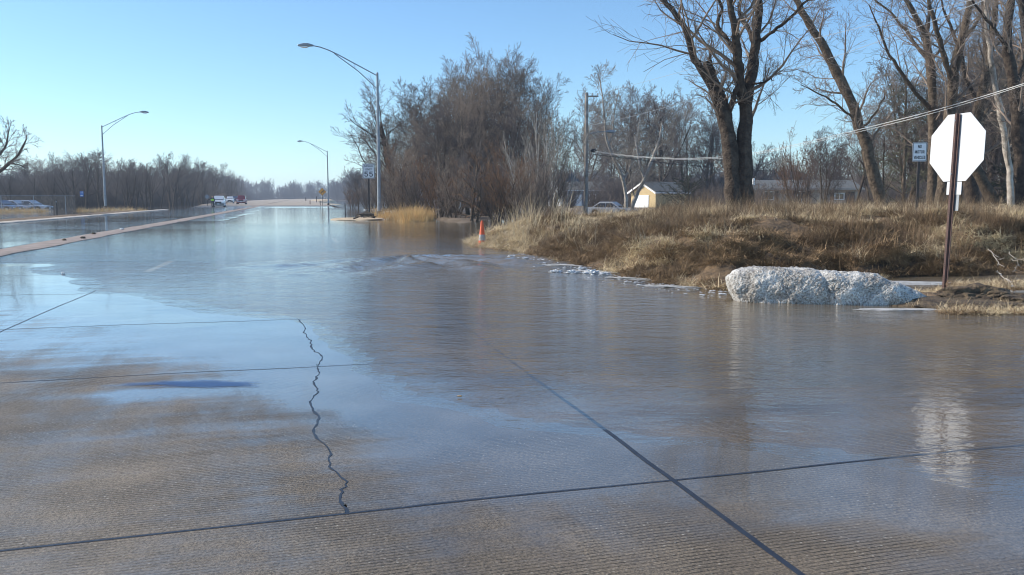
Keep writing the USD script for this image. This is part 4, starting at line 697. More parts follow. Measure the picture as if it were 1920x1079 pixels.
# evergreens
def conifer(label, u, d, v_top, z, seed, mat, wide, n=40, name='evergreen'):
    b = P(u, 373, d); H = P(u, v_top, d)[2] - z; g = Grow(seed, dict(n=[8, 4, 3, 2, 2, 2], nc=[n, 12, 6, 0, 0], t0=[0.08, 0.12, 0.1, 0.1, 0.1], ang=[1.35, 0.7, 0.65, 0.7, 0.7], ratio=[wide, 0.34, 0.35, 0.5, 0.5], maxlev=3, trop=[0.05, 0.03, -0.02, 0, 0, 0], rmin=0.011, rr=[0.25, 0.5, 0.8, 0.8, 0.8]))
    g.branch((0, 0, -0.2), (0, 0, 1), H, 0.13, 0); x = thing(name, label, 'evergreen', (b[0], b[1], z)); tree_parts(x, g, 'bark_brown', mat); return x
conifer('grey green ragged evergreen behind the sign on the bank', 1694, 56, 148, 0.2, 21, 'needle', 0.36, 46)
conifer('small dark evergreen low at the right edge of the picture', 1906, 39, 292, 0.6, 22, 'needle_dark', 0.55, 34)
conifer('dark spreading evergreen shrub hiding the garage side', 1284, 74, 338, 0.0, 23, 'needle_dark', 0.9, 40)

# ------------------------------------------------------------------ street lamps
def street_lamp(label, loc, rz, name='street_lamp'):
    """Arm reaches along local -x."""
    x = thing(name, label, 'street lamp', loc, rz, 'tall galvanised street lamps along the road'); H = 9.45
    obj('base', cat(box((0, 0, 0.0), (0.46, 0.46, 0.5)), cyl((0, 0, 0.2), (0, 0, 0.55), 0.20, 12, 0.15)), 'dark_post', x)
    obj('pole', rod([(0, 0, 0.3), (0, 0, 4.5), (0, 0, H)], [0.135, 0.11, 0.075], 14), 'galvanised', x, smooth=40)
    obj('pole_cap', cyl((0, 0, H), (0, 0, H + 0.07), 0.085, 12, 0.05), 'galvanised', x)
    up = [(-0.05, 0, H - 0.12), (-1.2, 0, H + 0.46), (-2.5, 0, H + 1.12), (-3.1, 0, H + 1.38), (-3.6, 0, H + 1.54), (-4.1, 0, H + 1.62)]
    lo = [(-0.05, 0, H - 0.95), (-1.2, 0, H + 0.10), (-2.72, 0, H + 1.17)]
    obj('upper_arm', rod(up, 0.035, 8), 'galvanised', x, smooth=40); obj('lower_arm', rod(lo, 0.030, 8), 'galvanised', x, smooth=40)
    obj('brace', cyl((-1.45, 0, H + 0.32), (-1.45, 0, H + 0.58), 0.02, 6), 'galvanised', x)
    head = manifold3d.Manifold.batch_hull([manifold3d.Manifold.sphere(r, 16).translate(c) for r, c in ((0.06, (-4.05, 0, H + 1.62)), (0.12, (-4.35, 0, H + 1.64)), (0.13, (-4.65, 0, H + 1.62)), (0.07, (-4.93, 0, H + 1.60)))])
    hd = obj('lamp_head', head, 'galvanised', x, smooth=40)
    obj('lens', blob(3, np.array([0.26, 0.12, 0.07]), 0.0, 2).apply_translation((-4.58, 0, H + 1.51)), 'lamp_lens', hd, smooth=True); return x
LA = math.degrees(math.atan2(TD[1], TD[0]))
street_lamp('tall street lamp whose foot stands in the water beside the speed limit sign', (*P(711, 373, 58.0)[:2], -0.05), LA)
street_lamp('small far street lamp beside the orange diamond sign', (*P(615.5, 373, 152.0)[:2], 0.0), LA)
street_lamp('street lamp on the far kerb at the left, its arm reaching right', (*P(197, 373, 99.0)[:2], -0.05), LA + 180)

# ------------------------------------------------------------------ signs
def holes(z0, z1, step, x, y): return [cyl((x, y - 0.002, z), (x, y + 0.003, z), 0.006, 6) for z in np.arange(z0, z1, step)]
# stop sign seen from behind
b = P(1772, 552, 12.0); t_ = P(1797.5, 214, 12.05); x = thing('stop_sign', 'white back of an octagonal stop sign on a leaning rusty post', 'road sign', (b[0], b[1], b[2] - 0.25))
ax = (t_ - b); L = np.linalg.norm(ax) + 0.25; ax = ax / np.linalg.norm(ax)
face = np.array([-0.945, -0.326, 0.0]); face = face - ax * (face @ ax); face /= np.linalg.norm(face); sx = np.cross(face, ax); sx = -sx   # local x across the plate, seen from its back
Mx = np.eye(4); Mx[:3, 0] = np.cross(ax, -face) * -1; Mx[:3, 1] = -face; Mx[:3, 2] = ax
if np.linalg.det(Mx[:3, :3]) < 0: Mx[:3, 0] *= -1
def on_post(m): m = trimesh.Trimesh(*meshkit.arrays(m)[:2], process=False); m.apply_transform(Mx); return m
ch = Polygon([(-0.040, 0.0), (-0.040, 0.012), (-0.020, 0.014), (-0.016, 0.042), (0.016, 0.042), (0.020, 0.014), (0.040, 0.012), (0.040, 0.0), (0.012, 0.0), (0.009, 0.036), (-0.009, 0.036), (-0.012, 0.0)])
post = trimesh.creation.extrude_polygon(ch.buffer(0), L, engine='earcut'); post.apply_scale([1, -1, 1]); post.invert(); post.apply_translation((0, -0.014, 0))
obj('post', on_post(post), 'rust_post', x, label='rust brown punched channel post')
obj('post_hole', on_post(cat(*holes(0.1, L - 0.05, 0.0254, 0.0, -0.0565))), 'hole', x, kind='stuff')
a8 = np.arange(8) * math.pi / 4 + math.pi / 8; Rr = 0.457 / math.cos(math.pi / 8); zc = L - 0.452
obj('plate', on_post(prism(Polygon([(Rr * math.cos(a), zc + Rr * math.sin(a)) for a in a8]).buffer(0), 0.006, (0, 0.002, 0))), 'white_sign', x)
obj('red_face', on_post(prism(Polygon([(0.98 * Rr * math.cos(a), zc + 0.98 * Rr * math.sin(a)) for a in a8]), 0.002, (0, 0.0085, 0))), 'sign_red', x)
for z in (zc + 0.36, zc - 0.36): obj('bolt', on_post(cyl((0, -0.070, z), (0, 0.012, z), 0.011, 8)), 'galvanised', x)
obj('lower_plate', on_post(prism([(-0.12, zc - 0.64), (0.13, zc - 0.64), (0.13, zc - 0.465), (-0.12, zc - 0.465)], 0.005, (0, 0.002, 0))), 'white_sign', x)
obj('reflector_strip', on_post(prism([(-0.07, zc - 0.86), (0.10, zc - 0.86), (0.10, zc - 0.645), (-0.07, zc - 0.645)], 0.004, (0, 0.004, 0))), 'galvanised', x)

def text_sign(name, label, base, rz, w, hgt, z0, lines, post_w, m_post, m_face, lean=0.0, extra_h=0.0):
    x = thing(name, label, 'road sign', base, rz); top = z0 + hgt
    obj('post', cat(box((0, 0.02, top / 2 - 0.15), (post_w, post_w * 0.6, top + 0.2)), box((0, 0.02 + post_w * 0.4, top / 2 - 0.15), (post_w * 0.5, post_w * 0.3, top + 0.2))), m_post, x)
    r_ = 0.045 * w / 0.6; pl = Polygon([(-w / 2, z0), (w / 2, z0), (w / 2, top), (-w / 2, top)]).buffer(-r_).buffer(r_)
    obj('plate', prism(pl, 0.004, (0, -0.012, 0)), m_face, x)
    inn, out = pl.buffer(-0.016 * w / 0.6 * 0.8), pl.buffer(-0.034 * w / 0.6)
    obj('border', prism(Polygon(inn.exterior.coords, [out.exterior.coords]), 0.002, (0, -0.0145, 0)), 'black', x)
    for s, zc_, h_, wd in lines:
        m = text(s, h_, wd); m.apply_translation((0, -0.0125, zc_)); obj('lettering', m, 'black', x)
    for z in (z0 + 0.12 * hgt, top - 0.08 * hgt): obj('bolt', cyl((0, -0.018, z), (0, 0.03, z), 0.009 * w / 0.6, 8), 'galvanised', x)
    return x
b = P(692, 373, 56.0); w_, h_ = 0.76, 0.93; z0 = P(692, 335, 56)[2] - 0.05
text_sign('speed_limit_sign', 'white speed limit 55 sign on a dark post on the sand bar', (b[0], b[1], 0.05), 8, w_, h_, z0, [('SPEED', z0 + 0.775, 0.115, 0.56), ('LIMIT', z0 + 0.575, 0.115, 0.44), ('55', z0 + 0.27, 0.30, 0.54)], 0.10, 'dark_post', 'sign_face')
b = P(1719.5, 385, 22.5); gz = float(mound_z(np.array([[b[0], b[1]]]))[0]); z0 = P(1728, 303, 22.5)[2] - gz
x = text_sign('no_motor_vehicles_sign', 'small grey sign reading no motor vehicles on a thin dark post on the bank', (b[0], b[1], gz), -8, 0.35, 0.475, z0, [('NO', z0 + 0.375, 0.075, 0.09), ('MOTOR', z0 + 0.24, 0.075, 0.235), ('VEHICLES', z0 + 0.10, 0.075, 0.275)], 0.06, 'dark_post', 'sign_face')
def diamond(name, label, u, v0, v1, vc, d, w, m_face, rz, symbol=False, backs=False):
    b = P(u, 373, d); zb = P(u, v0, d)[2]; zc_ = P(u, vc, d)[2] - zb; x = thing(name, label, 'road sign', (b[0], b[1], zb), rz); h2 = w / math.sqrt(2)
    obj('post', box((0, 0.04, zc_ / 2 + h2 / 2 - 0.2), (0.07, 0.05, zc_ + h2 + 0.1)), 'dark_post', x)
    pl = Polygon([(0, zc_ - h2), (h2, zc_), (0, zc_ + h2), (-h2, zc_)]).buffer(-0.04).buffer(0.04); obj('plate', prism(pl, 0.006, (0, -0.012, 0)), m_face, x)
    if symbol:
        i1, i2 = pl.buffer(-0.03), pl.buffer(-0.055); obj('border', prism(Polygon(i1.exterior.coords, [i2.exterior.coords]), 0.003, (0, -0.0155, 0)), 'black', x)
        deer = Polygon([(-0.30, -0.18), (-0.24, -0.14), (-0.14, 0.0), (-0.15, 0.10), (0.08, 0.14), (0.17, 0.30), (0.13, 0.36), (0.20, 0.42), (0.22, 0.36), (0.32, 0.31), (0.30, 0.26), (0.24, 0.26), (0.21, 0.08), (0.33, -0.05), (0.28, -0.10), (0.15, 0.01), (0.02, -0.01), (-0.08, -0.12), (-0.20, -0.26)]).buffer(0.02)
        obj('animal_symbol', prism([(p[0] * w / 1.1, zc_ + p[1] * w / 1.1 - 0.04) for p in deer.exterior.coords], 0.003, (0, -0.0155, 0)), 'black', x)
    return x
x = diamond('warning_sign', 'orange diamond warning sign with a black animal symbol beside the far lamp', 604.5, 387, 0, 360, 146, 0.92, 'amber', 10, True)
diamond('warning_sign', 'small pale diamond sign left of the parked cars across the road', 388.5, 384, 0, 369.5, 150, 0.60, 'galvanised', 8)
b = P(154.5, 390, 104); zb = P(154.5, 390, 104)[2]; x = thing('blue_sign', 'small blue sign with white marks behind the fence end', 'road sign', (b[0], b[1], zb), 6); zt = P(154.5, 359, 104)[2] - zb
obj('post', box((0, 0.03, zt / 2), (0.06, 0.05, zt)), 'dark_post', x); obj('plate', box((0, 0, zt - 0.32), (0.40, 0.01, 0.64)), 'blue_sign', x)
obj('mark', cat(box((-0.07, -0.007, zt - 0.14), (0.05, 0.005, 0.2)), box((0.09, -0.007, zt - 0.14), (0.05, 0.005, 0.2)), box((0, -0.007, zt - 0.5), (0.28, 0.005, 0.12))), 'white_sign', x)
def marker(u, v0, v1, d, label, m='dark_post', w=0.07, tilt=0.0, grp=None):
    b = P(u, v0, d); h_ = P(u, v1, d)[2] - b[2]; x = thing('marker_post', label, 'post', (b[0], b[1], b[2]), 0, grp)
    obj('shaft', cat(box((0, 0, h_ / 2 - 0.1), (w, w * 0.4, h_ + 0.2), tilt, (0, 1, 0)), box((0, w * 0.3, h_ / 2 - 0.1), (w * 0.4, w * 0.3, h_ + 0.2), tilt, (0, 1, 0))), m, x)
    obj('reflector', box((tilt * h_ * 0.9, -w * 0.4, h_ * 0.92), (w * 1.05, 0.02, 0.1), tilt, (0, 1, 0)), 'galvanised', x)
marker(107.5, 408, 376, 74, 'dark thin marker post on the far kerb in front of the fence', w=0.09)
marker(647.5, 404, 381, 72, 'leaning marker post standing in the water left of the speed limit sign', w=0.07, tilt=-0.02)
marker(600.5, 385.5, 376.5, 150, 'marker post left of the orange diamond sign', w=0.10)
marker(581.5, 383, 376, 170, 'rust marker post on the sand left of the mound', 'rust_post', 0.12)
marker(593.5, 378, 368, 190, 'taller rust post in front of the sand mound', 'rust_post', 0.14)
marker(573.5, 376, 370.5, 250, 'far marker post where the road disappears', w=0.2)

# ------------------------------------------------------------------ traffic cone
b = P(904, 461, 24.3); x = thing('traffic_cone', 'orange traffic cone with a dirty collar at the tip of the grass bank', 'traffic cone', (b[0], b[1], -0.02))
prof = [(0.0, 0.715), (0.026, 0.715), (0.032, 0.70), (0.112, 0.045), (0.125, 0.03)]
c_ = trimesh.creation.revolve(np.array([(r_, z) for r_, z in prof][::-1] ), sections=24); obj('cone', c_, 'cone_orange', x, smooth=40)
r_at = lambda z: np.interp(z, [0.045, 0.70], [0.112, 0.032]) + 0.003
obj('collar', trimesh.creation.revolve(np.array([(r_at(0.17), 0.17), (r_at(0.33), 0.33), (r_at(0.33) - 0.004, 0.331)]), sections=24), 'cone_collar', x, smooth=40)
obj('base', rbox((0, 0, 0.018), (0.36, 0.36, 0.036), 0.015), 'cone_orange', x)

# ------------------------------------------------------------------ cables and utility pole
b = P(1098, 402, 66); zt = P(1098, 174, 66)[2]
x = thing('utility_pole', 'weathered wooden utility pole standing in the flood behind the bank', 'utility pole', (b[0], b[1], -0.3)); h_ = zt + 0.3
obj('pole', rod([(0, 0, 0), (0.02, 0, h_ / 2), (0, 0, h_)], [0.17, 0.145, 0.12], 12), 'wood_pole', x, smooth=40)
zz = lambda v: P(1098, v, 66)[2] + 0.3
obj('crossarm', box((0.42, 0, zz(181)), (0.92, 0.1, 0.1)), 'wood_pole', x)
for o in (0.45, 0.83): obj('insulator', cat(cyl((o, 0, zz(181) + 0.05), (o, 0, zz(181) + 0.12), 0.03, 8), cyl((o, 0, zz(181) + 0.12), (o, 0, zz(181) + 0.24), 0.06, 10, 0.045)), 'galvanised', x)
arm = obj('lamp_arm', rod([(0.1, 0, zz(252)), (0.8, -0.05, zz(248)), (1.5, -0.1, zz(247))], 0.03, 6), 'galvanised', x)
obj('lamp_head', manifold3d.Manifold.batch_hull([manifold3d.Manifold.sphere(r_, 12).translate(c) for r_, c in ((0.07, (1.5, -0.1, zz(247))), (0.13, (1.8, -0.1, zz(247))), (0.06, (2.12, -0.1, zz(247.5))))]), 'galvanised', arm, smooth=40)
obj('bracket', cyl((0, -0.05, zz(283)), (0.55, -0.05, zz(283)), 0.03, 6), 'galvanised', x)
obj('splice_case', blob(5, np.array([0.24, 0.11, 0.13]), 0.1, 2).apply_translation((0.55, -0.05, zz(283))), 'cable_dark', x, smooth=True)
def wire(name, label, pts, r, m, grp=None):
    p = np.array([P(*q_) for q_ in pts]); from_ = np.linspace(0, 1, len(p))
    from scipy.interpolate import PchipInterpolator, CubicSpline
    q_ = CubicSpline(from_, p)(np.linspace(0, 1, 60)); o = obj(name, rod(q_, r, 6), m, smooth=True); tag(o, label, 'cable', grp); return o
wire('cable', 'upper of the two pale cables sagging from the utility pole to the upper right', [(1112, 283, 66), (1200, 294, 58), (1300, 297, 50), (1420, 286, 43), (1600, 246, 35), (1760, 205, 29.5), (1920, 157, 25), (2150, 80, 20.5)], 0.0105, 'cable')
wire('cable', 'lower of the two pale cables sagging from the utility pole to the upper right', [(1112, 284.5, 66.3), (1200, 295.5, 58.3), (1300, 299, 50.3), (1420, 289, 43.3), (1600, 250, 35.3), (1760, 209.5, 29.8), (1920, 160, 25.3), (2150, 84, 20.8)], 0.008, 'cable')
wire('power_wire', 'thin power wire from the pole top passing behind the forked tree', [(1106, 236, 66), (1166, 223, 60), (1250, 201, 52), (1415, 152, 42), (1600, 95, 34), (1835, 5, 26), (1980, -60, 22)], 0.008, 'cable_thin')
wire('power_wire', 'highest thin power wire crossing the sky in front of the forked tree', [(1118, 178, 66), (1200, 156, 58), (1331, 121, 46), (1450, 92, 39), (1600, 55, 33), (1840, -4, 26), (1980, -45, 22)], 0.008, 'cable_thin')
wire('cable', 'dark cable running low from the pole to the ranch house', [(1112, 290, 66), (1205, 301, 70), (1300, 311, 75), (1400, 318, 80), (1480, 322, 84), (1600, 323, 89), (1680, 320, 92)], 0.022, 'cable_dark')

# ------------------------------------------------------------------ buildings
def quad_slab(a, b, c, d, th):
    """A slab of thickness th below the quad a b c d."""
    v = np.array([a, b, c, d], float); n = np.cross(v[1] - v[0], v[3] - v[0]); n /= np.linalg.norm(n); return hull(np.concatenate([v, v - n * th]))
def house(name, label, loc, rz, w, l, eave, ridge_, wall, over=0.35, roof='roof_grey', trim='white_paint'):
    """Gable ends face local -y and +y (length l along y), eaves along y."""
    x = thing(name, label, 'house', loc, rz)
    body = prism([(-w / 2, 0), (w / 2, 0), (w / 2, eave), (0, ridge_ - 0.05), (-w / 2, eave)], l, (0, -l / 2, 0)); obj('wall', body, wall, x)
    k = (ridge_ - eave) / (w / 2); W_ = w / 2 + over; ze = ridge_ - k * W_; y0, y1 = -l / 2 - over, l / 2 + over
    obj('roof', quad_slab((0, y0, ridge_ + 0.1), (0, y1, ridge_ + 0.1), (W_, y1, ze + 0.1), (W_, y0, ze + 0.1), -0.09 if False else 0.09), roof, x)
    obj('roof', quad_slab((0, y1, ridge_ + 0.1), (0, y0, ridge_ + 0.1), (-W_, y0, ze + 0.1), (-W_, y1, ze + 0.1), 0.09), roof, x)
    for s in (-1, 1):
        obj('barge_board', quad_slab((0, y0 - 0.03, ridge_ + 0.09), (s * W_, y0 - 0.03, ze + 0.09), (s * W_, y0 - 0.03, ze - 0.12), (0, y0 - 0.03, ridge_ - 0.12), 0.03 * s), trim, x)
        obj('gutter', box((s * (W_ + 0.04), 0, ze + 0.02), (0.08, y1 - y0, 0.1)), trim, x)
    return x
def pane(x, c, size, axis_, frame='white_paint', shut=None):
    """A window on a wall facing local -y (axis 0) or -x/+x (axis 1, sign in c)."""
    w, hgt = size; t = 0.06
    def bx(o, s): return box((c[0] + o[0], c[1] - t / 2, c[2] + o[1]), (s[0], t, s[1])) if axis_ == 0 else box((c[0] + t / 2 * axis_, c[1] + o[0], c[2] + o[1]), (t, s[0], s[1]))
    f_ = obj('window', cat(bx((-w / 2, 0), (0.08, hgt + 0.08)), bx((w / 2, 0), (0.08, hgt + 0.08)), bx((0, hgt / 2), (w - 0.08, 0.08)), bx((0, -hgt / 2), (w - 0.08, 0.08)), bx((0, 0), (0.04, hgt - 0.08))), frame, x)
    t = 0.02; obj('glass', bx((0, 0), (w - 0.06, hgt - 0.06)), 'window_glass', f_)
    if shut:
        t = 0.05
        for s in (-1, 1): obj('shutter', bx((s * (w / 2 + 0.30), 0), (0.38, hgt + 0.1)), shut, x)
# garage with the yellow gable
b = P(1211, 373, 104); x = house('garage', 'small garage with a sunlit yellow gable and white door', (b[0] + 2.0, b[1] + 2.4, -0.2), -57, 4.4, 5.2, 2.3, 3.35, 'siding_yellow', 0.3)
dr = obj('garage_door', box((-0.2, -2.63, 0.98), (2.5, 0.05, 1.9)), 'white_paint', x)
for k in range(4): obj('door_panel', box((-0.2, -2.665, 0.3 + k * 0.46), (2.36, 0.03, 0.40)), 'white_paint', dr)
# long ranch house in the shade
b = P(1502, 373, 98); x = thing('ranch_house', 'long low ranch house in shade behind the round crowned tree', 'house', (b[0], b[1], 0.0), -3); W_ = 13.4
obj('wall', box((0, 3.5, 1.15), (W_ - 0.9, 7, 2.5)), 'siding_tan', x)
obj('roof', hull([(-W_ / 2, -0.55, 2.42), (W_ / 2, -0.55, 2.42), (W_ / 2, 7.5, 2.42), (-W_ / 2, 7.5, 2.42), (-W_ / 2, 3.5, 3.45), (W_ / 2, 3.5, 3.45)]), 'roof_grey', x)
obj('fascia', box((0, -0.60, 2.36), (W_ + 0.05, 0.06, 0.20)), 'siding_tan', x)
for uu, ww, hh, zc_ in ((1442, 1.15, 0.85, 1.65), (1503, 1.0, 1.3, 1.45), (1572, 1.0, 0.7, 1.55)): pane(x, ((uu - 1502) / FOCAL * 98, 0.0, zc_), (ww, hh), 0, shut='shutter')
obj('door', box(((1592 - 1502) / FOCAL * 98, -0.03, 1.05), (0.95, 0.06, 2.05)), 'shutter', x)
obj('roof_vent', cyl(((1418 - 1502) / FOCAL * 98, 1.2, 2.7), ((1418 - 1502) / FOCAL * 98, 1.2, 3.6), 0.14, 10), 'white_paint', x)
# white house with a blue wing seen through the thicket
b = P(1048, 373, 128); x = house('white_house', 'white house with a steep gable half hidden by the pale bush', (b[0], b[1] + 3, -0.2), -35, 5.2, 7.0, 3.0, 5.2, 'siding_white', 0.35)
pane(x, (-0.6, -3.5, 1.5), (1.0, 1.2), 0); pane(x, (0.4, -3.5, 3.3), (0.8, 0.9), 0)
b = P(1098, 373, 126); x = thing('blue_house', 'blue grey low house left behind the utility pole', 'house', (b[0], b[1], -0.2), 4)
obj('wall', box((0, 2.5, 1.3), (5.2, 5, 2.8)), 'siding_blue', x); obj('roof', hull([(-2.9, -0.4, 2.72), (2.9, -0.4, 2.72), (2.9, 5.4, 2.72), (-2.9, 5.4, 2.72), (-2.9, 2.5, 4.0), (2.9, 2.5, 4.0)]), 'roof_grey', x)
obj('fascia', box((0, -0.44, 2.66), (5.9, 0.05, 0.16)), 'siding_white', x); pane(x, (1.0, 0, 1.5), (0.9, 1.2), 0, shut='shutter'); obj('door', box((-1.0, -0.03, 1.1), (0.9, 0.06, 2.0)), 'siding_white', x)

# ------------------------------------------------------------------ chain link fence and what stands behind it
b0, b1 = P(-60, 373, 90), P(141, 373, 93); b0[2] = b1[2] = -0.15; d_ = b1 - b0; Lf = np.linalg.norm(d_); x = thing('chain_link_fence', 'grey chain link fence with parked cars behind it at the left', 'fence', b0, math.degrees(math.atan2(d_[1], d_[0]))); Hf = 1.75
for k in range(int(Lf / 3.0) + 1): obj('fence_post', cyl((min(k * 3.0, Lf), 0, 0), (min(k * 3.0, Lf), 0, Hf + 0.05), 0.035, 8), 'galvanised', x)
obj('top_rail', cyl((0, 0.0, Hf), (Lf, 0.0, Hf), 0.025, 6), 'galvanised', x)
seg, step_ = [], 0.085
for s in (-1, 1):
    for o in np.arange(-Hf, Lf + Hf, step_):
        xa, xb = (o, o + Hf) if s > 0 else (o + Hf, o); za, zb = 0.0, Hf; A, B = np.array([xa, 0.008 * s, za]), np.array([xb, 0.008 * s, zb])
        lo, hi = sorted((xa, xb))
        if hi <= 0 or lo >= Lf: continue
        t0 = np.clip(np.sort(np.array([(0 - xa) / (xb - xa), (Lf - xa) / (xb - xa)])), 0, 1); seg.append((A + (B - A) * t0[0], A + (B - A) * t0[1]))
v, f = tubes(np.array(seg), np.full((len(seg), 2), 0.0042), 3); obj('wire_mesh', (v, f), 'fence_wire', x)

# ------------------------------------------------------------------ vehicles (front faces local -y)
def vehicle(name, label, cat_, loc, rz, paint, kind_='suv', group=None):
    x = thing(name, label, cat_, loc, rz, group)
    W_, L_, H_, belt, hood = dict(suv=(1.92, 4.7, 1.78, 1.08, 1.02), pickup=(1.98, 5.6, 1.88, 1.14, 1.10), sedan=(1.80, 4.6, 1.44, 0.92, 0.84))[kind_]; y0, y1 = -L_ / 2, L_ / 2
    S = lambda r, c: manifold3d.Manifold.sphere(r, 12).translate(c); hw = W_ / 2
    low = manifold3d.Manifold.batch_hull([S(0.12, (sx_ * (hw - 0.12 - ins), yy, zz_)) for sx_ in (-1, 1) for yy, zz_, ins in ((y0 + 0.14, 0.42, 0.10), (y0 + 0.16, hood - 0.20, 0.10), (y0 + 1.25, hood - 0.06, 0.05), (y0 + 0.5, 0.36, 0.0), (y1 - 0.5, 0.36, 0.0), (y1 - 0.14, 0.46, 0.06), (y1 - 0.14, belt - 0.12, 0.06))])
    cy0, cy1 = (y0 + 1.25, y1 - 0.10) if kind_ == 'suv' else (y0 + 1.35, y0 + 3.35) if kind_ == 'pickup' else (y0 + 1.25, y1 - 0.55)
    ry0, ry1 = (cy0 + 0.72, cy1 - 0.28) if kind_ == 'suv' else (cy0 + 0.62, cy1 - 0.12) if kind_ == 'pickup' else (cy0 + 0.85, cy1 - 0.75)
    cab_low = [(-hw + 0.12, cy0), (hw - 0.12, cy0), (hw - 0.12, cy1), (-hw + 0.12, cy1)]; cab_top = [(-hw + 0.30, ry0), (hw - 0.30, ry0), (hw - 0.30, ry1), (-hw + 0.30, ry1)]
    zl, zt_ = belt - 0.10, H_ - 0.07
    cab = manifold3d.Manifold.batch_hull([S(0.07, (a + (0.07 if a < 0 else -0.07), c, zl)) for a, c in cab_low] + [S(0.07, (a + (0.07 if a < 0 else -0.07), c, zt_)) for a, c in cab_top])
    body = low + cab
    if kind_ == 'pickup': body = body - manifold3d.Manifold.cube((W_ - 0.3, y1 - cy1 - 0.25, 0.6)).translate((-hw + 0.15, cy1 + 0.12, belt - 0.48))
    for sx_ in (-1, 1):
        for yy in (y0 + 0.88, y1 - 0.95): body = body - manifold3d.Manifold.cylinder(0.5, 0.41, 0.41, 20, True).rotate((0, 90, 0)).translate((sx_ * (hw - 0.05), yy, 0.35))
    obj('body', body, paint, x, smooth=35)
    lo4 = np.array([(a, c, belt + 0.0) for a, c in cab_low]); hi4 = np.array([(a, c, H_ - 0.09) for a, c in cab_top])
    def glass(nm, i, j, k0=0.10, k1=0.90, lift=0.018):
        q4 = np.array([lo4[i], lo4[j], hi4[j], hi4[i]]); q4 = np.array([q4[0] + (q4[1] - q4[0]) * k0, q4[0] + (q4[1] - q4[0]) * k1, q4[3] + (q4[2] - q4[3]) * k1, q4[3] + (q4[2] - q4[3]) * k0])
        a, b_ = q4[:2] + (q4[[3, 2]] - q4[:2]) * 0.10, q4[:2] + (q4[[3, 2]] - q4[:2]) * 0.88; q4 = np.array([a[0], a[1], b_[1], b_[0]]); n = np.cross(q4[1] - q4[0], q4[3] - q4[0]); n /= np.linalg.norm(n); c = q4.mean(0)
        if n @ (c - np.array([0, (cy0 + cy1) / 2, c[2]])) < 0: n = -n
        obj(nm, hull(np.concatenate([q4 + n * lift, q4 - n * 0.05])), 'window_glass', x)
    glass('windscreen', 0, 1, 0.06, 0.94); glass('rear_window', 2, 3, 0.1, 0.9)
    for i, j in ((1, 2), (3, 0)): glass('side_window', i, j, 0.06, 0.47, 0.03); glass('side_window', i, j, 0.52, 0.94, 0.03)
    for sx_ in (-1, 1):
        obj('headlight', rbox((sx_ * (hw - 0.32), y0 + 0.09, hood - 0.24), (0.40, 0.12, 0.20), 0.05), 'lamp_lens', x, smooth=40)
        obj('tail_light', rbox((sx_ * (hw - 0.22), y1 - 0.05, belt - 0.2), (0.18, 0.08, 0.3), 0.03), 'sign_red', x)
        obj('mirror', rbox((sx_ * (hw + 0.10), cy0 + 0.45, belt + 0.08), (0.22, 0.12, 0.16), 0.04), paint, x, smooth=40)
        for yy in (y0 + 0.88, y1 - 0.95):
            t_ = trimesh.creation.cylinder(0.34, 0.24, sections=20); t_.apply_transform(trimesh.transformations.rotation_matrix(math.pi / 2, (0, 1, 0))); t_.apply_translation((sx_ * (hw - 0.13), yy, 0.34)); wl = obj('wheel', t_, 'tyre', x)
            r_ = trimesh.creation.cylinder(0.21, 0.26, sections=16); r_.apply_transform(trimesh.transformations.rotation_matrix(math.pi / 2, (0, 1, 0))); r_.apply_translation((sx_ * (hw - 0.125), yy, 0.34)); obj('rim', r_, 'rim', wl)
    obj('grille', rbox((0, y0 + 0.05, hood - 0.26), (0.92, 0.10, 0.24), 0.03), 'grille', x); obj('bumper', rbox((0, y0 + 0.04, 0.52), (W_ - 0.22, 0.18, 0.20), 0.06), 'grille' if kind_ != 'pickup' else 'chrome', x, smooth=40)
    obj('number_plate', box((0, y0 - 0.06, 0.52), (0.31, 0.02, 0.16)), 'white_sign', x); return x
HEAD = math.degrees(math.atan2(-RD[0], RD[1]))
def at_road(u, v, d): p = P(u, v, d); return (p[0], p[1], p[2])
vehicle('parked_suv', 'white SUV nearest to the camera with the person standing at its front', 'car', at_road(411, 389, 138), HEAD + 2, 'car_white', 'suv', 'vehicles stopped on the far carriageway')
vehicle('parked_suv', 'white SUV second in the row, behind the nearest one', 'car', at_road(431.5, 381.8, 226), HEAD + 2, 'car_white', 'suv', 'vehicles stopped on the far carriageway')
vehicle('parked_car', 'dark car between the second white SUV and the red pickup', 'car', at_road(441.5, 379.8, 258), HEAD, 'car_blue', 'suv', 'vehicles stopped on the far carriageway')
vehicle('pickup_truck', 'red pickup truck rightmost of the vehicles on the far carriageway', 'pickup truck', at_road(453.5, 383.2, 190), HEAD, 'car_red', 'pickup', 'vehicles stopped on the far carriageway')
b = P(1148, 373, 82); vehicle('flooded_car', 'silver car sunk to its doors in the flood behind the bank', 'car', (b[0], b[1], -0.42), 62, 'car_silver', 'sedan')
for u, d, pnt, rz, lab, kd in ((4, 99, 'car_blue', 75, 'dark teal car behind the fence at the left edge', 'sedan'), (28, 101, 'car_silver', 82, 'silver car with a bright roof behind the fence, second from the left', 'sedan'), (57, 102, 'car_silver', 84, 'pale car behind the fence, rightmost of the parked ones', 'sedan')):
    b = P(u, 373, d); vehicle('parked_car', lab, 'car', (b[0], b[1], -0.30), rz, pnt, kd, 'cars parked behind the chain link fence')

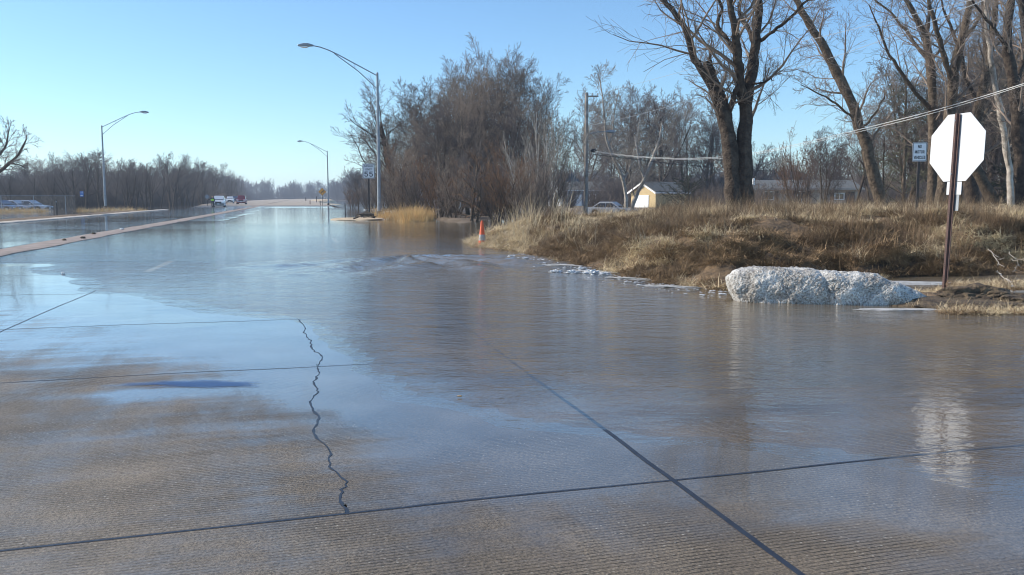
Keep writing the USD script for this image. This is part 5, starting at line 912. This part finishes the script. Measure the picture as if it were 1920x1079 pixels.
# ------------------------------------------------------------------ person in front of the first car
def figure(label, loc, rz):
    S = lambda r, c: manifold3d.Manifold.sphere(r, 14).translate(c)
    def chain(js): return [manifold3d.Manifold.batch_hull([S(*js[i]), S(*js[i + 1])]) for i in range(len(js) - 1)]
    def union(ps):
        m = ps[0]
        for p_ in ps[1:]: m = m + p_
        return m
    legs = [chain([(0.092, (s * 0.10, 0, 0.88)), (0.062, (s * 0.115, -0.02, 0.49)), (0.042, (s * 0.12, 0.01, 0.09))]) + [manifold3d.Manifold.batch_hull([S(0.045, (s * 0.12, 0.03, 0.045)), S(0.035, (s * 0.135, -0.16, 0.035))])] for s in (-1, 1)]
    torso = [manifold3d.Manifold.batch_hull([S(0.11, (s * 0.07, 0, 0.92)) for s in (-1, 1)] + [S(0.10, (s * 0.05, 0, 1.12)) for s in (-1, 1)]), manifold3d.Manifold.batch_hull([S(0.10, (s * 0.05, 0, 1.12)) for s in (-1, 1)] + [S(0.095, (s * 0.13, 0, 1.38)) for s in (-1, 1)])]
    arms, hands = [], []
    for s, el, wr in ((1, (0.27, 0.03, 1.14), (0.29, -0.08, 0.90)), (-1, (-0.40, -0.02, 1.22), (-0.62, -0.16, 1.18))):
        arms += chain([(0.062, (s * 0.19, 0, 1.41)), (0.045, el), (0.032, wr)]); d = np.array(wr) - el; d /= np.linalg.norm(d); o = np.cross(d, (0, 0, 1.0)) if abs(d[2]) < 0.8 else np.array([0, 1.0, 0]); o /= np.linalg.norm(o); w = np.array(wr)
        hands.append(manifold3d.Manifold.batch_hull([S(0.02, tuple(w + d * 0.02 + o * k)) for k in (-0.025, 0.025)] + [S(0.016, tuple(w + d * 0.09 + o * k)) for k in (-0.032, 0.032)]))
        for k, ln in zip((-0.033, -0.011, 0.011, 0.033), (0.065, 0.08, 0.075, 0.055)): hands += chain([(0.010, tuple(w + d * 0.09 + o * k)), (0.009, tuple(w + d * (0.09 + ln * 0.6) + o * k * 1.05)), (0.0075, tuple(w + d * (0.09 + ln) + o * k + np.array([0, -0.012, -0.006])))])
        hands += chain([(0.012, tuple(w + d * 0.03 - o * 0.03)), (0.010, tuple(w + d * 0.07 - o * 0.062)), (0.008, tuple(w + d * 0.10 - o * 0.068))])
    head = [manifold3d.Manifold.batch_hull([S(0.055, (0, 0.01, 1.46)), S(0.05, (0, 0.0, 1.56))]), manifold3d.Manifold.batch_hull([S(0.085, (0, 0.01, 1.66)), S(0.05, (0, -0.035, 1.585)), S(0.085, (0, 0.03, 1.67))]), manifold3d.Manifold.batch_hull([S(0.012, (0, -0.085, 1.655)), S(0.018, (0, -0.098, 1.625))])] + [S(0.022, (s * 0.09, 0.015, 1.64)) for s in (-1, 1)]
    x = thing('person', label, 'person', loc, rz)
    bd = obj('body', union(torso + legs[0] + legs[1] + arms + hands + head).refine_to_length(0.05), 'skin', x, smooth=60)
    grow_ = lambda ps, r_: union(ps)
    def shell(js, ex): return [manifold3d.Manifold.batch_hull([S(r_ + ex, c) for r_, c in js[i:i + 2]]) for i in range(len(js) - 1)]
    tr = []
    for s in (-1, 1): tr += shell([(0.092, (s * 0.10, 0, 0.88)), (0.068, (s * 0.115, -0.02, 0.49)), (0.058, (s * 0.12, 0.01, 0.10))], 0.018)
    obj('trousers', union(tr + [manifold3d.Manifold.batch_hull([S(0.128, (s * 0.07, 0, 0.92)) for s in (-1, 1)])]), 'navy_cloth', x, smooth=60)
    jk = [manifold3d.Manifold.batch_hull([S(0.135, (s * 0.075, 0, 0.96)) for s in (-1, 1)] + [S(0.125, (s * 0.07, 0, 1.12)) for s in (-1, 1)]), manifold3d.Manifold.batch_hull([S(0.125, (s * 0.07, 0, 1.12)) for s in (-1, 1)] + [S(0.115, (s * 0.135, 0, 1.38)) for s in (-1, 1)])]
    for s, el, wr in ((1, (0.27, 0.03, 1.14), (0.29, -0.08, 0.90)), (-1, (-0.40, -0.02, 1.22), (-0.62, -0.16, 1.18))): jk += shell([(0.062, (s * 0.19, 0, 1.41)), (0.05, el), (0.040, tuple(np.array(el) + (np.array(wr) - el) * 0.96))], 0.018)
    obj('jacket', union(jk), 'navy_cloth', x, smooth=60)
    obj('vest', manifold3d.Manifold.batch_hull([S(0.142, (s * 0.075, 0, 1.02)) for s in (-1, 1)] + [S(0.138, (s * 0.078, 0, 1.24)) for s in (-1, 1)]), 'lime_cloth', x, smooth=60)
    for s in (-1, 1): obj('boot', manifold3d.Manifold.batch_hull([S(0.062, (s * 0.12, 0.02, 0.13)), S(0.058, (s * 0.12, 0.03, 0.058)), S(0.046, (s * 0.135, -0.17, 0.046))]), 'black', x, smooth=60)
    obj('hair', manifold3d.Manifold.batch_hull([S(0.088, (0, 0.03, 1.685)), S(0.07, (0, 0.05, 1.62))]), 'black', x, smooth=60)
    for s in (-1, 1): obj('eye', S(0.011, (s * 0.033, -0.077, 1.66)), 'black', x)
    obj('mouth', box((0, -0.082, 1.592), (0.045, 0.008, 0.008)), 'sign_red', x); return x
figure('person in dark clothes and lime safety vest in front of the nearest SUV', at_road(399, 389.6, 132), 10)

# ------------------------------------------------------------------ old snow bank, ice, soil, small things
def snow_bank():
    n, m = 600, 170; x_ = np.linspace(0, 1, n); th = np.linspace(0, math.pi, m); A, B = G(1376, 566)[:2] + [0.05, 0.25], G(1768, 573)[:2] + [0, 0.25]
    hgt = np.interp(x_, [0, 0.02, 0.06, 0.12, 0.25, 0.40, 0.425, 0.44, 0.55, 0.62, 0.72, 0.80, 0.90, 1.0], [0.10, 0.29, 0.39, 0.42, 0.415, 0.405, 0.40, 0.395, 0.385, 0.37, 0.345, 0.27, 0.15, 0.03])
    wid = np.interp(x_, [0, 0.03, 0.1, 0.3, 0.5, 0.8, 1.0], [0.06, 0.24, 0.34, 0.40, 0.42, 0.34, 0.10])
    X, TH = np.meshgrid(x_, th, indexing='ij'); c = np.cos(TH); s = np.sin(TH); yy = np.sign(c) * np.abs(c) ** 0.62 * wid[:, None]; zz_ = np.abs(s) ** 0.62 * hgt[:, None]
    d = (B - A); L_ = np.linalg.norm(d); d /= L_; nrm = np.array([-d[1], d[0]])
    over = 0.22 * np.exp(-(X / 0.07) ** 2) * (zz_ / 0.4)                       # undercut left end
    base = A + (X * L_ - over)[..., None] * d + (-yy)[..., None] * nrm; v = np.concatenate([base, zz_[..., None]], -1).reshape(-1, 3)
    nv = trimesh.Trimesh(v, np.zeros((0, 3), int), process=False); i = np.arange(n * m).reshape(n, m)
    f = np.concatenate([np.stack([i[:-1, :-1], i[1:, 1:], i[:-1, 1:]], -1).reshape(-1, 3), np.stack([i[:-1, :-1], i[1:, :-1], i[1:, 1:]], -1).reshape(-1, 3)])
    q_ = trimesh.Trimesh(v, f, process=False); N = np.array(q_.vertex_normals)
    if N[len(N) // 2 + m // 2][2] < 0: f = f[:, ::-1]; N = -N
    lump = (meshkit.fbm(v * 3.2 + 40, 3, 3) - 0.5) * 0.045 + (meshkit.fbm(v * 6 + 11, 3, 4) - 0.5) * 0.075 + (meshkit.fbm(v * 26 + 5, 3, 6) - 0.5) * 0.028 + (meshkit.fbm(v * 75 + 9, 2, 7) - 0.5) * 0.022
    xr = X.reshape(-1); notch = -0.014 * np.exp(-((xr - 0.435 - 0.015 * np.sin(v[:, 2] * 9)) / 0.012) ** 2) - 0.02 * np.exp(-((xr - 0.46) / 0.03) ** 2) * (v[:, 2] < 0.3); dark = 0
    v = v + N * (lump + notch)[:, None] * np.clip(np.minimum(xr * 30, (1 - xr) * 12), 0, 1)[:, None]; v[:, 2] = np.maximum(v[:, 2], -0.04)
    o = obj('snow_bank', (v, f), 'snow', smooth=True); tag(o, 'long dirty white bank of old snow lying at the edge of the water', 'snow bank')
snow_bank()
def lump(name, label, cat_, u, v_, size, m, seed, amp=0.4, freq=2.0, sub=4, z=0.0, grp=None, rz=0.0):
    b = G(u, v_, 0.0); me = blob(seed, np.array(size), amp, sub, freq)
    if rz: me.apply_transform(trimesh.transformations.rotation_matrix(rz, (0, 0, 1)))
    me.apply_translation((b[0], b[1] + size[1] * 0.6, z)); o = obj(name, me, m, smooth=True)
    if cat_: tag(o, label, cat_, grp)
    else: tag(o, label, kind='structure')
    return o
lump('mud_spit', 'low muddy spit around the foot of the stop sign', None, 1880, 580, (1.15, 0.62, 0.10), 'soil_dark', 2, 0.25, 1.6)
lump('mud_spit', 'low muddy spit reaching from the snow to the stop sign', None, 1765, 566, (0.5, 0.42, 0.075), 'thatch', 9, 0.3, 1.6)
lump('soil_clod', 'big dark clod of torn up soil with roots beside the stop sign', 'soil clod', 1852, 574, (0.46, 0.30, 0.17), 'soil_dark', 3, 0.55, 1.7, 5, 0.07)
lump('soil_clod', 'lower dark clod of soil at the right edge of the picture', 'soil clod', 1925, 578, (0.42, 0.28, 0.11), 'soil_dark', 4, 0.5, 1.7, 4, 0.05)
def pts_near(u0, u1, v0, v1, n, seed, z=0.06):
    r = np.random.default_rng(seed); p = np.array([G(r.uniform(u0, u1), r.uniform(v0, v1)) for _ in range(n)]); p[:, 2] = z; return p
pm = np.concatenate([pts_near(1705, 1800, 548, 576, 90, 1, 0.03), pts_near(1775, 1960, 575, 590, 170, 2, 0.03), pts_near(1790, 1960, 548, 566, 150, 3, 0.16), pts_near(1750, 1800, 545, 560, 40, 4, 0.05)])
scatter('spit_grass', tufts[:4], pm, np.random.default_rng(8).choice([0, 0, 1, 2, 3], len(pm)), np.random.default_rng(9).uniform(0.35, 0.75, len(pm)), np.tile([[1.0, 0, 0]], (len(pm), 1)), np.zeros(len(pm)), 8, label='flattened straw coloured grass around the foot of the stop sign', cat='grass', kind='stuff')
# ice and slush along the bank
lump('ice_sheet', 'thin white ice sheet on the water right of the snow bank', 'ice', 1700, 533, (0.75, 0.32, 0.012), 'wet_ice', 11, 0.35, 2.0)
lump('ice_sheet', 'small ice sheet left behind the soil clod', 'ice', 1790, 553, (0.22, 0.10, 0.03), 'wet_ice', 12, 0.4, 2.0)
lump('ice_sheet', 'ice sheet on the water at the right edge of the picture', 'ice', 1880, 548, (0.55, 0.14, 0.012), 'wet_ice', 13, 0.4, 2.2)
lump('ice_sheet', 'wet ice apron under the right end of the snow bank', 'ice', 1690, 582, (0.55, 0.10, 0.010), 'wet_ice', 14, 0.3, 2.0)
for k, (u, v_, s, lab) in enumerate([(1043, 511, 0.13, 'leftmost of the white ice chunks off the grass bank'), (1072, 513, 0.14, 'ice chunk second from the left off the grass bank'), (1092, 505, 0.10, 'ice chunk nearest the bank beside the slush line'), (1110, 514, 0.17, 'broad ice chunk in the middle of the slush line'), (1135, 515, 0.11, 'ice chunk just right of the broad one'), (1202, 520, 0.11, 'rightmost ice chunk at the foot of the dark hollow'), (960, 482, 0.10, 'small ice chunk near the traffic cone'), (985, 485, 0.08, 'tiny ice chunk right of the one near the cone')]):
    lump('ice_chunk', lab, 'ice', u, v_, (s * 0.75, s * 0.42, s * 0.30), 'ice', 30 + k, 1.1, 3.2, 4, 0.0)
for k, (u, v_, sx_, sy_, rz_, lab) in enumerate([(1068, 499, 0.42, 0.16, -0.55, 'thin broken ice shelf hugging the bank nearest the cone'), (1128, 511, 0.50, 0.15, -0.6, 'thin broken ice shelf behind the white ice chunks'), (1190, 524, 0.40, 0.12, -0.55, 'thin broken ice shelf below the dark hollow of the bank'), (1262, 539, 0.42, 0.11, -0.4, 'thin broken ice shelf left of the snow bank')]):
    lump('ice_shelf', lab, 'ice', u, v_, (sx_, sy_, 0.014), 'wet_ice', 120 + k, 0.9, 3.0, 4, 0.0, rz=rz_)
r = np.random.default_rng(6); Vs, Fs, n = [], [], 0
line = np.array(FOOT[3:12], float)
for k in range(420):
    tt = r.uniform(0, len(line) - 1.01) if r.uniform() < 0.8 else r.uniform(1, 4); i_ = int(tt); q_ = line[i_] + (line[i_ + 1] - line[i_]) * (tt - i_); off = abs(r.normal(0, 7)) + 2
    b = G(q_[0] + r.normal(0, 6), q_[1] + off); s = r.uniform(0.004, 0.014) * (1.8 if r.uniform() < 0.12 else 1); me = trimesh.creation.icosphere(0 if s < 0.02 else 1, 1.0); vv = me.vertices * [s * 2.2, s * 1.2, s * 0.35] * r.uniform(0.7, 1.3, (len(me.vertices), 1)) + b + [0, 0, 0.004]; Vs.append(vv); Fs.append(me.faces + n); n += len(vv)
o = obj('slush', (np.concatenate(Vs), np.concatenate(Fs)), 'ice'); tag(o, 'crumbs of white slush drifting along the foot of the grass bank', 'slush', kind='stuff')
for k, (u, v_, s, lab) in enumerate([(732, 398.5, 0.75, 'white ice floe on the water right of the tall lamp'), (741, 399.5, 0.5, 'smaller ice floe beside the one right of the tall lamp'), (690, 394.5, 0.5, 'ice floe in the water just left of the speed limit sign post'), (722, 394, 0.6, 'ice floe farther out behind the tall lamp')]): lump('ice_floe', lab, 'ice', u, v_, (s, s * 0.5, 0.10), 'ice', 60 + k, 0.4, 2.0, 3, 0.02)
# sand bar with driftwood, sand mound by the far road
lump('sand_bar', 'pale sand bar under the speed limit sign', None, 668, 413, (1.75, 2.0, 0.13), 'sand', 70, 0.25, 1.5)
b = G(686, 411, 0.1); x = thing('driftwood', 'heap of dark driftwood on the sand bar beside the speed limit sign', 'driftwood', (b[0], b[1], 0.08))
r = np.random.default_rng(12)
for k in range(9):
    a = r.uniform(-0.6, 0.6) + (0 if k % 2 else 2.6); L_ = r.uniform(0.5, 1.2); c = r.normal(0, 0.22, 2); d = np.array([math.cos(a), math.sin(a) * 0.5, r.uniform(-0.15, 0.25)]); p0 = np.array([c[0], c[1], 0.10 + 0.03 * k]); obj('branch', rod([p0 - d * L_ / 2, p0 + np.array([0, 0, 0.06]), p0 + d * L_ / 2], [0.05, 0.045, 0.02], 6), 'driftwood', x, smooth=True)
o = lump('sand_mound', 'tan mound of sand beside the road near the orange diamond sign', 'sand mound', 600, 380, (5.2, 5.0, 1.15), 'sand', 71, 0.2, 1.5, 4, 0.0)
o = lump('sand_bank', 'pale sand shoulder where the road rises from the flood', None, 575, 384.5, (4.5, 16.0, 0.16), 'sand', 72, 0.25, 1.5, 4, 0.0)
# dead branches caught on the bank by the stop sign
for k, (pp, lab) in enumerate([([(1852, 468, 12.8), (1868, 484, 12.6), (1882, 500, 12.4)], 'pale dead branch lying on the bank right of the stop sign post'), ([(1893, 472, 12.6), (1902, 488, 12.5), (1905, 502, 12.4)], 'short pale dead branch, rightmost on the bank'), ([(1872, 512, 11.6), (1888, 526, 11.2), (1902, 540, 10.9)], 'pale dead branch reaching down to the ice beside the soil clod')]):
    w = np.array([P(*q_) for q_ in pp]); g = Grow(900 + k, dict(nc=[4, 3, 0, 0, 0], maxlev=2, rmin=0.003, ratio=[0.5, 0.5, 0.5, 0.5, 0.5])); base = w[0].copy(); g.limb(w - base, [0.004, 0.005, 0.003], 0, 3, 0.2, 0.3); x = thing('dead_branch', lab, 'branch', base)
    tree_parts(x, g, 'bark_pale', 'bark_pale', 1)
b = G(862, 743, 0.012); me = blob(5, np.array([0.016, 0.007, 0.005]), 0.5, 2); me.apply_translation(b); tag(obj('dead_leaf', me, 'straw_brown', smooth=True), 'curled brown dead leaf on the wet slab near the joint', 'leaf')
r = np.random.default_rng(15)
for k, (u, v_, m, s, lab) in enumerate([(120, 453, 'soil_dark', 0.10, 'dark clump of debris on the median, leftmost'), (155, 449, 'driftwood', 0.13, 'dark clump of debris on the median, second from the left'), (175, 441, 'soil_dark', 0.12, 'dark clump of debris on the median, third from the left'), (228, 432, 'ice', 0.12, 'white ice lump on the median edge'), (118, 514, 'ice', 0.05, 'tiny white ice lump on the slab at the left')]): lump('debris', lab, 'debris', u, v_, (s * 0.6, s * 0.4, s * 0.3), m, 80 + k, 0.7, 2.2, 3, 0.05 if v_ < 500 else 0.02)

# ------------------------------------------------------------------ the air: one even haze round everything
M['haze'] = usdkit.material(stage, '/World/Looks/haze', {'v': ('principled_volume', dict(color=(0.75, 0.85, 1.0), density=0.00042, anisotropy=0.3))}, volume='v.volume')
air = trimesh.creation.box((3200, 2500, 36)); air.apply_translation((0, 1100, 16.4)); obj('haze', air, 'haze', kind='stuff')
